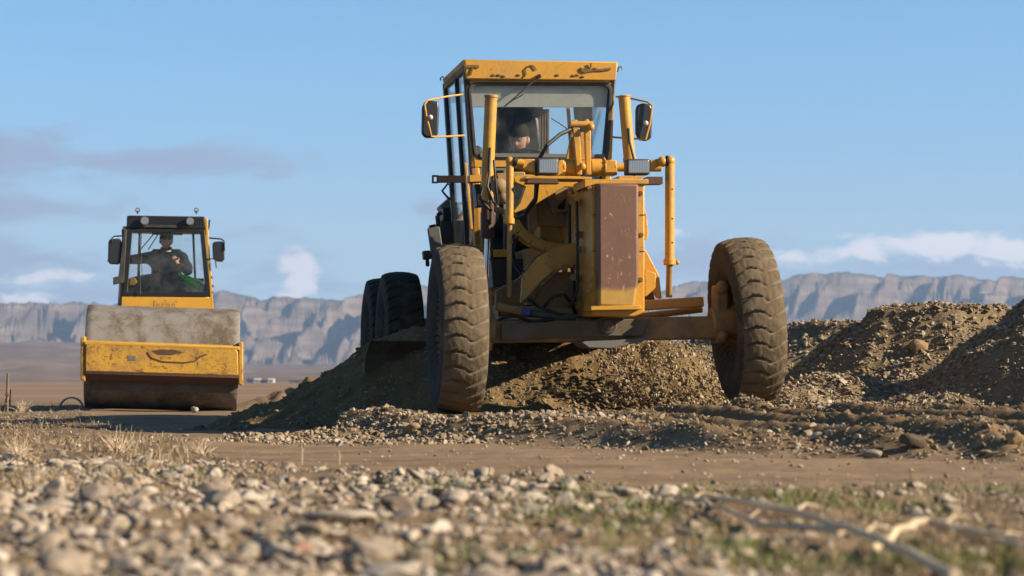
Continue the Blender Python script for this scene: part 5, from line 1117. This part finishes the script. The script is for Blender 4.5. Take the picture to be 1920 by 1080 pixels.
# side frames: yellow edge right, grey door frame left
yf = MB(); yf.prism([rp(384, 410), rp(389, 410), rp(401, 584), rp(396, 584)], (0, .08, 0)); yf.prism([rp(383, 408, RD - .1), rp(387, 408, RD - .1), rp(398, 584, RD - .1), rp(394, 584, RD - .1)], (0, .08, 0)); yf.build('corner_post', M['yellow_roller'], rr_, .006)
lfm = MB(); lfm.prism([rp(230, 424, .02), rp(240, 424, .02), rp(229, 582, .02), rp(220, 582, .02)], (0, .10, 0)); lfm.build('corner_post', M['grey'], rr_, .01)
ldr = MB(); ldr.prism([rp(232, 430, -.05), rp(238, 430, -.05), rp(232, 530, -.05), rp(212, 534, -.05), rp(212, 520, -.05), rp(222, 518, -.05)], (0, .05, 0)); ldr.build('door_frame', M['blackgrey'], rr_, .008)
for s, pts in ((-1, [(222, 582), (238, 428)]), (1, [(397, 582), (384, 430)])):
    sd2 = MB(); a, b = rp(*pts[0], .07), rp(*pts[1], .07); sd2.hexa([a, b, b + Vector((0, RD - .1, 0)), a + Vector((0, RD - .1, 0))], [p + Vector((-s * .006, 0, 0)) for p in (a, b, b + Vector((0, RD - .1, 0)), a + Vector((0, RD - .1, 0)))]); sd2.build('side_window', M['glass'], rr_)
rq = MB()
for x_ in (262, 362): bar(rq, rp(x_, 434, RD - .08), rp(x_ + (6 if x_ > 300 else -4), 570, RD - .08), .035, .05, (0, 1, 0))
bar(rq, rp(292, 434, RD - .3), rp(262, 470, RD - .3), .015, .015); bar(rq, rp(300, 434, RD - .3), rp(278, 468, RD - .3), .015, .015)
rq.prism([rp(250, 520, RD - .06), rp(382, 522, RD - .06), rp(386, 580, RD - .06), rp(246, 580, RD - .06)], (0, .05, 0)); rq.prism([rp(243, 404, RD - .06), rp(382, 406, RD - .06), rp(382, 437, RD - .06), rp(244, 435, RD - .06)], (0, .05, 0)); rq.build('rear_wall', M['black'], rr_)
sv = MB(); sv.prism([rp(285, 436, .1), rp(342, 437, .1), rp(342, 441, .1), rp(285, 440, .1)], (0, .02, 0)); sv.build('sun_shade', M['black'], rr_)
wp2 = MB(); wp2.tube([rp(263, 552, -.03), rp(262, 500, -.04), rp(266, 436, -.03)], .006, 6); wp2.tube([rp(267, 520, -.04), rp(264, 470, -.045), rp(260, 442, -.04)], .005, 6); wp2.build('wiper', M['blackgrey'], rr_)
dsh = MB(); dsh.prism([rp(240, 522, .25), rp(262, 516, .25), rp(300, 511, .25), rp(340, 513, .25), rp(383, 528, .25), rp(388, 556, .25), rp(236, 556, .25)], (0, .3, 0)); dsh.build('dashboard', M['blackgrey'], rr_, .03, 3)
flr = MB(); flr.prism([rp(231, 556, .07), rp(396, 558, .07), rp(396, 576, .07), rp(230, 574, .07)], (0, RD - .15, 0)); flr.build('cab_floor', M['black'], rr_, .01)
st2 = MB(); stc = rp(312, 500, .85); st2.box((stc.x, stc.y + .16, stc.z + .0), (.46, .12, .55)); st2.box((stc.x, stc.y - .08, stc.z - .28), (.48, .5, .14)); st2.box((stc.x, stc.y - .05, stc.z - .45), (.3, .3, .25)); st2.build('seat', M['black'], rr_, .04, 3)
# mirrors
for pts, arm in (([(206, 448), (224, 447), (228, 452), (226, 492), (222, 496), (205, 495), (202, 488), (203, 454)], [(233, 442, .05), (215, 443, 0), (210, 446, -.03), (210, 455, -.04)]),
                 ([(401, 453), (417, 452), (421, 458), (421, 486), (417, 491), (404, 490), (399, 484), (398, 458)], [(388, 446, .05), (414, 448, 0), (420, 452, -.03), (421, 470, -.04)])):
    m_ = MB(); m_.prism([rp(x_, y_, -.03) for x_, y_ in pts], (0, .07, 0)); mo = m_.build('mirror', M['mirror'], rr_, .02, 3); a_ = MB(); a_.tube([rp(*p) for p in arm], .011, 8); a_.build('mirror_arm', M['black'], mo)
ex_l = MB(); ex_l.tube([rp(224, 480, 0), rp(238, 481, .03)], .010, 6); ex_l.tube([rp(389, 486, 0), rp(402, 485, -.02)], .008, 6); ex_l.tube([rp(404, 488, -.03), rp(406, 502, -.03)], .012, 6); ex_l.tube([rp(384, 440, .05), rp(391, 428, .02), rp(393, 412, 0)], .012, 6); ex_l.build('mirror_stay', M['black'], rr_)
sl2 = MB()
for x_, y_ in ((397, 520), (399, 536), (398, 548)): sl2.ball(rp(x_, y_, .02), .025, 10, 8)
sl2.build('door_hinge', M['grey'], rr_)
hl = MB(); hl.prism([rp(228, 430, .0), rp(233, 428, .0), rp(236, 450, .0), rp(229, 452, .0)], (0, .06, 0)); hl.build('side_lamp', M['black'], rr_, .01)

# things lying on the dashboard
def on_dash(x_, y_, d_=.12): q = rp(x_, y_, d_); return RO + Euler((0, 0, RYAW)).to_matrix() @ q
gb = MB(); a, b = Q(334, 514, RY + .16), Q(376, 537, RY + .14); axs = (b - a)
gb.tube([a, a.lerp(b, .15), a.lerp(b, .3), a.lerp(b, .45), a.lerp(b, .97), b], [.016, .018, .040, .060, .062, .045], 18); o = gb.build('bottle', M['green'], None); c = on_dash(352, 525, .15)
gmat = Matrix.Translation(RO) @ Euler((0, 0, RYAW)).to_matrix().to_4x4()
def to_world(o, center):
    o.data.transform(gmat); o.data.transform(Matrix.Translation(-center)); o.location = center
to_world(o, c); props(o, 'green plastic bottle lying aslant behind the roller windshield', 'bottle')
wb = MB(); a, b = Q(381, 533, RY + .11), Q(379, 549, RY + .11); wb.tube([a, a.lerp(b, .12), a.lerp(b, .3), a.lerp(b, .95), b], [.02, .034, .042, .044, .036], 16); o = wb.build('jar', M['white'], None); c = on_dash(380, 546, .11); to_world(o, c); props(o, 'small white jar in the lower corner of the roller windshield', 'jar')
yb_ = MB(); yb_.prism(Qp([(243, 522), (252, 520), (258, 528), (252, 535), (242, 536)], RY + .18), (0, .06, 0)); o = yb_.build('rag', M['yellow_roller'], None, .012); c = on_dash(248, 528, .18); to_world(o, c); props(o, 'crumpled yellow rag in the left corner of the roller windshield', 'rag')

pos = Q(312, 452, RY + .62)
JR = dict(pel=(.0, .10, .0), wai=(.01, .08, .20), che=(.01, .02, .40), nkb=(0, -.02, .54), nkt=(0, -.04, .60), headoff=(0, -.03, .085), hyaw=R(8), hpitch=R(14),
          Lsh=(.20, -.01, .46), Lel=(.30, -.20, .24), Lw=(.13, -.20, .38), Lh=(.10, -.19, .46), Lcurl=.9, Lup=(0, -1, .2), Rsh=(-.20, 0, .47), Rel=(-.42, -.16, .42), Rw=(-.62, -.28, .44), Rh=(-.70, -.30, .43), Rcurl=.8)
wz = RO.z + pos.z - 1.12 * (JR['nkt'][2] + JR['headoff'][2]); wpp = RO + Euler((0, 0, RYAW)).to_matrix() @ Vector((pos.x, RY + .62, 0))
person('roller driver in navy jacket and knit cap with one hand raised to the chin', (wpp.x, wpp.y, wz), RYAW, JR, 'navy', 'jacket', second='brown_jacket').scale = (1.2, 1.12, 1.12)
rr_.rotation_euler = (0, 0, RYAW)

# ------------------------------------------------------------------ single rocks people could point at
def at(px_, py_, Y_):
    a = (px_ - 960) / FPX; b = (540 - py_) / FPX; dy = math.cos(PITCH) - b * math.sin(PITCH); return Vector((a / dy * Y_, Y_, CAM_Z + (math.sin(PITCH) + b * math.cos(PITCH)) / dy * Y_))
def rock(label, x, y, size, tint_mat, seed, hf=ground_h, squash=.7, rz=0, sink=.25, dz=0.0):
    v, f = ICO[3]; r_ = np.random.default_rng(seed); q = v.copy()
    for k in range(12): a = r_.normal(size=3); a /= np.linalg.norm(a); dd = q @ a; q = q - np.outer(np.maximum(dd - r_.uniform(.55, .85), 0) * .9, a)
    q *= (1 + .10 * pn(v[:, 0] * 2 + seed, v[:, 1] * 2 + v[:, 2]))[:, None]; q *= np.array([1, .75, squash]) * size
    o = np_mesh('rock', q, f, M[tint_mat]); z = float(hf(np.array([x]), np.array([y]))[0]); o.location = (x, y, z + size * squash * (1 - 2 * sink) + dz); o.rotation_euler = (r_.normal(0, .15), r_.normal(0, .15), rz); props(o, label, 'rock', 'larger rocks on the site'); return o
def rock_mat(n, c, c2): return soil_mat(n, c, c2, 9, .4)
M['rock_white'] = rock_mat('pale_rock', (.48, .42, .34), (.60, .54, .45)); M['rock_tan'] = rock_mat('tan_rock', (.36, .25, .13), (.46, .33, .18)); M['rock_dark'] = rock_mat('dark_rock', (.13, .10, .07), (.21, .165, .115)); M['rock_grey'] = rock_mat('grey_rock', (.30, .26, .21), (.42, .36, .29)); M['rock_red'] = rock_mat('reddish_rock', (.42, .22, .13), (.48, .28, .18))
rock('pale round rock in front of the roller drum, near its right end', -4.28, 33.0, .062, 'rock_white', 1, squash=.8, sink=.1)
y_ = 24.6; rock('tan boulder on the sunlit face of the flat topped pile', 4.10, y_, .105, 'rock_tan', 2, hf=hA, squash=.85, sink=.3)
rock('dark slanting rock lying among pale stones at the road edge on the right', 2.19, 13.35, .085, 'rock_dark', 3, squash=.55, rz=-.5, sink=.15)
rock('tan rock at the road edge beyond the dark slanting rock', 2.66, 13.0, .065, 'rock_tan', 4, squash=.7, sink=.15)
rock('pale grey rock beside the dark slanting rock', 1.95, 13.3, .07, 'rock_grey', 5, squash=.5, sink=.2)
rock('pale upright wedge shaped rock in the left foreground', -1.36, 8.0, .062, 'rock_grey', 6, squash=.85, rz=.9, sink=.1)
rock('low pale slab leaning beside the wedge shaped rock at left', -1.47, 7.75, .088, 'rock_white', 7, squash=.38, rz=.2, sink=.2)
rock('long flat pale slab in the foreground, left of centre', -.50, 7.1, .115, 'rock_white', 8, squash=.30, rz=.15, sink=.2)
rock('reddish stone among pale pebbles in the near foreground', -.50, 5.75, .034, 'rock_red', 9, squash=.6, sink=.15)
rock('tan stone half buried in the loose heap by the near wheel', -.72, 17.75, .065, 'rock_tan', 10, squash=.7, sink=.2)
rock('pale broad slab nearest the viewer, right of the reddish stone', -.28, 5.35, .095, 'rock_white', 11, squash=.35, rz=-.1, sink=.15)
rock('rounded grey rock nearest the viewer, left of the reddish stone', -.98, 5.3, .050, 'rock_grey', 12, squash=.6, sink=.15)
rock('small brown rock alone on the smooth road at right', 1.62, 9.9, .03, 'rock_dark', 13, squash=.5, sink=.15)

# dry stems in the foreground
def twig(label, pts, r, seed):
    r_ = np.random.default_rng(seed); P = []
    for k in range(len(pts) - 1):
        a, b = Vector(pts[k]), Vector(pts[k + 1])
        for j in range(5): P.append(a.lerp(b, j / 5) + Vector(r_.normal(0, .0035, 3)))
    P.append(Vector(pts[-1])); n = len(P); t = MB(); t.tube(P, [r * (1 - .6 * i / n) for i in range(n)], 8)
    for k in (6, 11):
        if k < n: t.tube([P[k], P[k] + Vector((.03, .02, .02)), P[k] + Vector((.07, .03, .012))], [r * .5, r * .35, r * .2], 6)
    c = P[0].copy(); t.v = [tuple(Vector(v) - c) for v in t.v]; o = t.build('dry_twig', M['twig'], None); o.location = c; props(o, label, 'twig', 'dry twigs on the foreground gravel'); return o
def gz(x, y, dz=0): return (x, y, float(ground_h(np.array([x]), np.array([y]))[0]) + dz)
twig('long pale dry stem running down to the right in the foreground', [gz(.92, 5.1, .03), gz(.87, 5.8, .06), gz(.80, 6.6, .07), gz(.70, 7.6, .055), gz(.60, 8.8, .03)], .013, 1)
twig('second thinner dry stem lying along the long pale one', [gz(.83, 6.2, .045), gz(.70, 6.9, .05), gz(.60, 7.7, .045), gz(.50, 8.6, .025)], .009, 2)
twig('bent pale stem arching over green grass in the near foreground', [gz(.86, 5.9, .03), gz(.95, 6.05, .075), gz(1.04, 6.1, .08), gz(1.18, 5.9, .075), gz(1.3, 5.5, .04)], .011, 3)
twig('grey dry stem lying right of the bent arching one', [gz(1.12, 6.8, .06), gz(1.17, 6.1, .08), gz(1.20, 5.3, .06)], .012, 4)
# standing straws by the road edge
for i, (px_, y_, h_, lb) in enumerate(((567, 12.4, .125, 'tall thin straw standing at the road edge, left of the near wheel'), (637, 12.6, .07, 'shorter straw standing right of the tall one at the road edge'), (250, 13.0, .16, 'leaning straw among dry grass at left'))):
    x = (px_ - 960) / FPX * y_; z = gz(x, y_)[2]; s_ = MB(); ln = .0 if i < 2 else .05; s_.tube([(0, 0, -.02), (.002 + ln * .4, 0, h_ * .5), (-.002 + ln, 0, h_)], [.0028, .0022, .0012], 6); s_.tube([(.001, 0, h_ * .55), (.012, .004, h_ * .66)], [.0014, .001], 5); o = s_.build('straw', M['twig'], None); o.location = (x, y_, z); props(o, lb, 'straw')
# dry tumble of stalks on the left verge
def bush(label, x, y, s, seed):
    r_ = np.random.default_rng(seed); m_ = MB()
    for k in range(46):
        a = r_.uniform(0, 2 * math.pi); e = r_.uniform(.25, 1.3); L = s * r_.uniform(.5, 1.0); d_ = Vector((math.cos(a) * math.cos(e), math.sin(a) * math.cos(e), math.sin(e))); p1 = d_ * L * .5; p2 = p1 + (d_ + Vector(r_.normal(0, .35, 3))).normalized() * L * .5
        m_.tube([(0, 0, -.01), p1, p2], [.0024, .0018, .0009], 4); p3 = p1 + (d_ + Vector(r_.normal(0, .7, 3))).normalized() * L * .25; m_.tube([p1, p3], [.0012, .0006], 4)
    o = m_.build('dry_weed', M['twig'], None, fix=False); o.location = gz(x, y); props(o, label, 'dry weed', 'dry weeds on the left verge'); return o
bush('largest spiky dry weed on the left verge in front of the roller', -2.35, 14.6, .20, 1); bush('dry weed close to the left border above the stones', -2.62, 13.0, .15, 2)
bush('dry weed right of the largest one, by the road edge', -1.75, 13.8, .13, 3); bush('small dry weed at the far end of the verge near the fence post', -6.4, 32.0, .22, 4)

# concrete ring, posts, buildings
rg = MB(); n = 48; c = at(134, 768, 36.5)
for (r0, r1, x0_, x1_) in ((.185, .160, -.14, .14),):
    rg.lathe_x([(x0_, r0), (x1_, r0), (x1_, r1), (x0_, r1), (x0_, r0)], n=n)
rg.v = [(p[1], p[0], p[2]) for p in rg.v]; o = rg.build('pipe_ring', M['concrete'], None, ang=40); o.location = (c.x, 36.5, -.01); o.rotation_euler = (0, 0, R(8)); props(o, 'pale concrete pipe ring half sunk in the grass left of the roller', 'pipe')
def post(label, px_, Y_, top_py, r, lean):
    p = at(px_, 768, Y_); z = gz(p.x, Y_)[2]; h_ = at(px_, top_py, Y_).z - z; m_ = MB(); m_.tube([(0, 0, -.1), (lean * .5, 0, h_ * .5), (lean, 0, h_)], [r, r * .9, r * .75], 8); m_.box((lean * .5, -r, h_ * .45), (r * 2.4, .02, .03)); o = m_.build('post', M['wood'], None, .004); o.location = (p.x, Y_, z); props(o, label, 'post', 'weathered posts left of the pipe ring')
post('tall thin weathered post standing in grass left of the pipe ring', 13, 33, 700, .022, .01); post('short leaning stake beside the tall post at left', 7, 33, 738, .018, .05); post('thin short stake just right of the tall post', 18, 33.5, 730, .012, .01)
def building(label, px0, px1, py_top, Y_, depth, wall, roofm, cat='building', gable=True):
    a, b = at(px0, 716, Y_), at(px1, 716, Y_); z0 = -1.45; h_ = at(px0, py_top, Y_).z - z0; w = b.x - a.x; t = thing('shed', label, cat, ((a.x + b.x) / 2, Y_ + depth / 2, z0), 0, 'far buildings on the plain')
    eh = h_ * (.72 if gable else .9); wl = MB(); wl.box((0, 0, eh / 2), (w, depth, eh)); wl.build('wall', M[wall], t)
    rf_ = MB(); e = .25; rf_.hexa([Vector((-w / 2 - e, -depth / 2 - e, eh)), Vector((-w / 2 - e, 0, h_)), Vector((-w / 2 - e, depth / 2 + e, eh))], [Vector((w / 2 + e, -depth / 2 - e, eh)), Vector((w / 2 + e, 0, h_)), Vector((w / 2 + e, depth / 2 + e, eh))]); rf_.build('roof', M[roofm], t)
    k = max(1, int(w / 5))
    for i in range(k): q = MB(); q.box((-w / 2 + (i + .5) * w / k, -depth / 2 - .02, eh * .5), (min(1.4, w / k * .4), .06, eh * .4)); q.build('window', M['black'], t)
B = 1400
building('dark blue roofed shed at the left end of the far hamlet', 463, 475, 709.5, B, 8, 'roof_blue', 'roof_blue'); building('white far shed next to the dark blue one', 475.5, 480, 709.5, B, 8, 'wall_white', 'wall_white')
building('pale far shed, third from the left of the hamlet', 482, 487, 709.5, B, 8, 'wall_white', 'wall_white'); building('low dark far shed between two pale ones', 489, 500, 711.5, B, 6, 'roof_blue', 'roof_blue'); building('cream far building at the right end of the hamlet', 503, 513, 709.5, B, 8, 'wall_white', 'wall_white')
building('low brown far building left of the long white roof', 542, 569, 711.5, B, 8, 'wall_brown', 'wall_brown'); building('white roofed far hall on the plain behind the gravel ridge', 570, 590, 709, B, 12, 'wall_white', 'wall_white'); building('long low white far shed running behind the gravel ridge', 590.5, 626, 712.2, B, 10, 'wall_white', 'wall_white'); building('far white building with blue roof just above the gravel ridge slope', 626.5, 638, 709, B + 20, 10, 'wall_white', 'roof_blue')
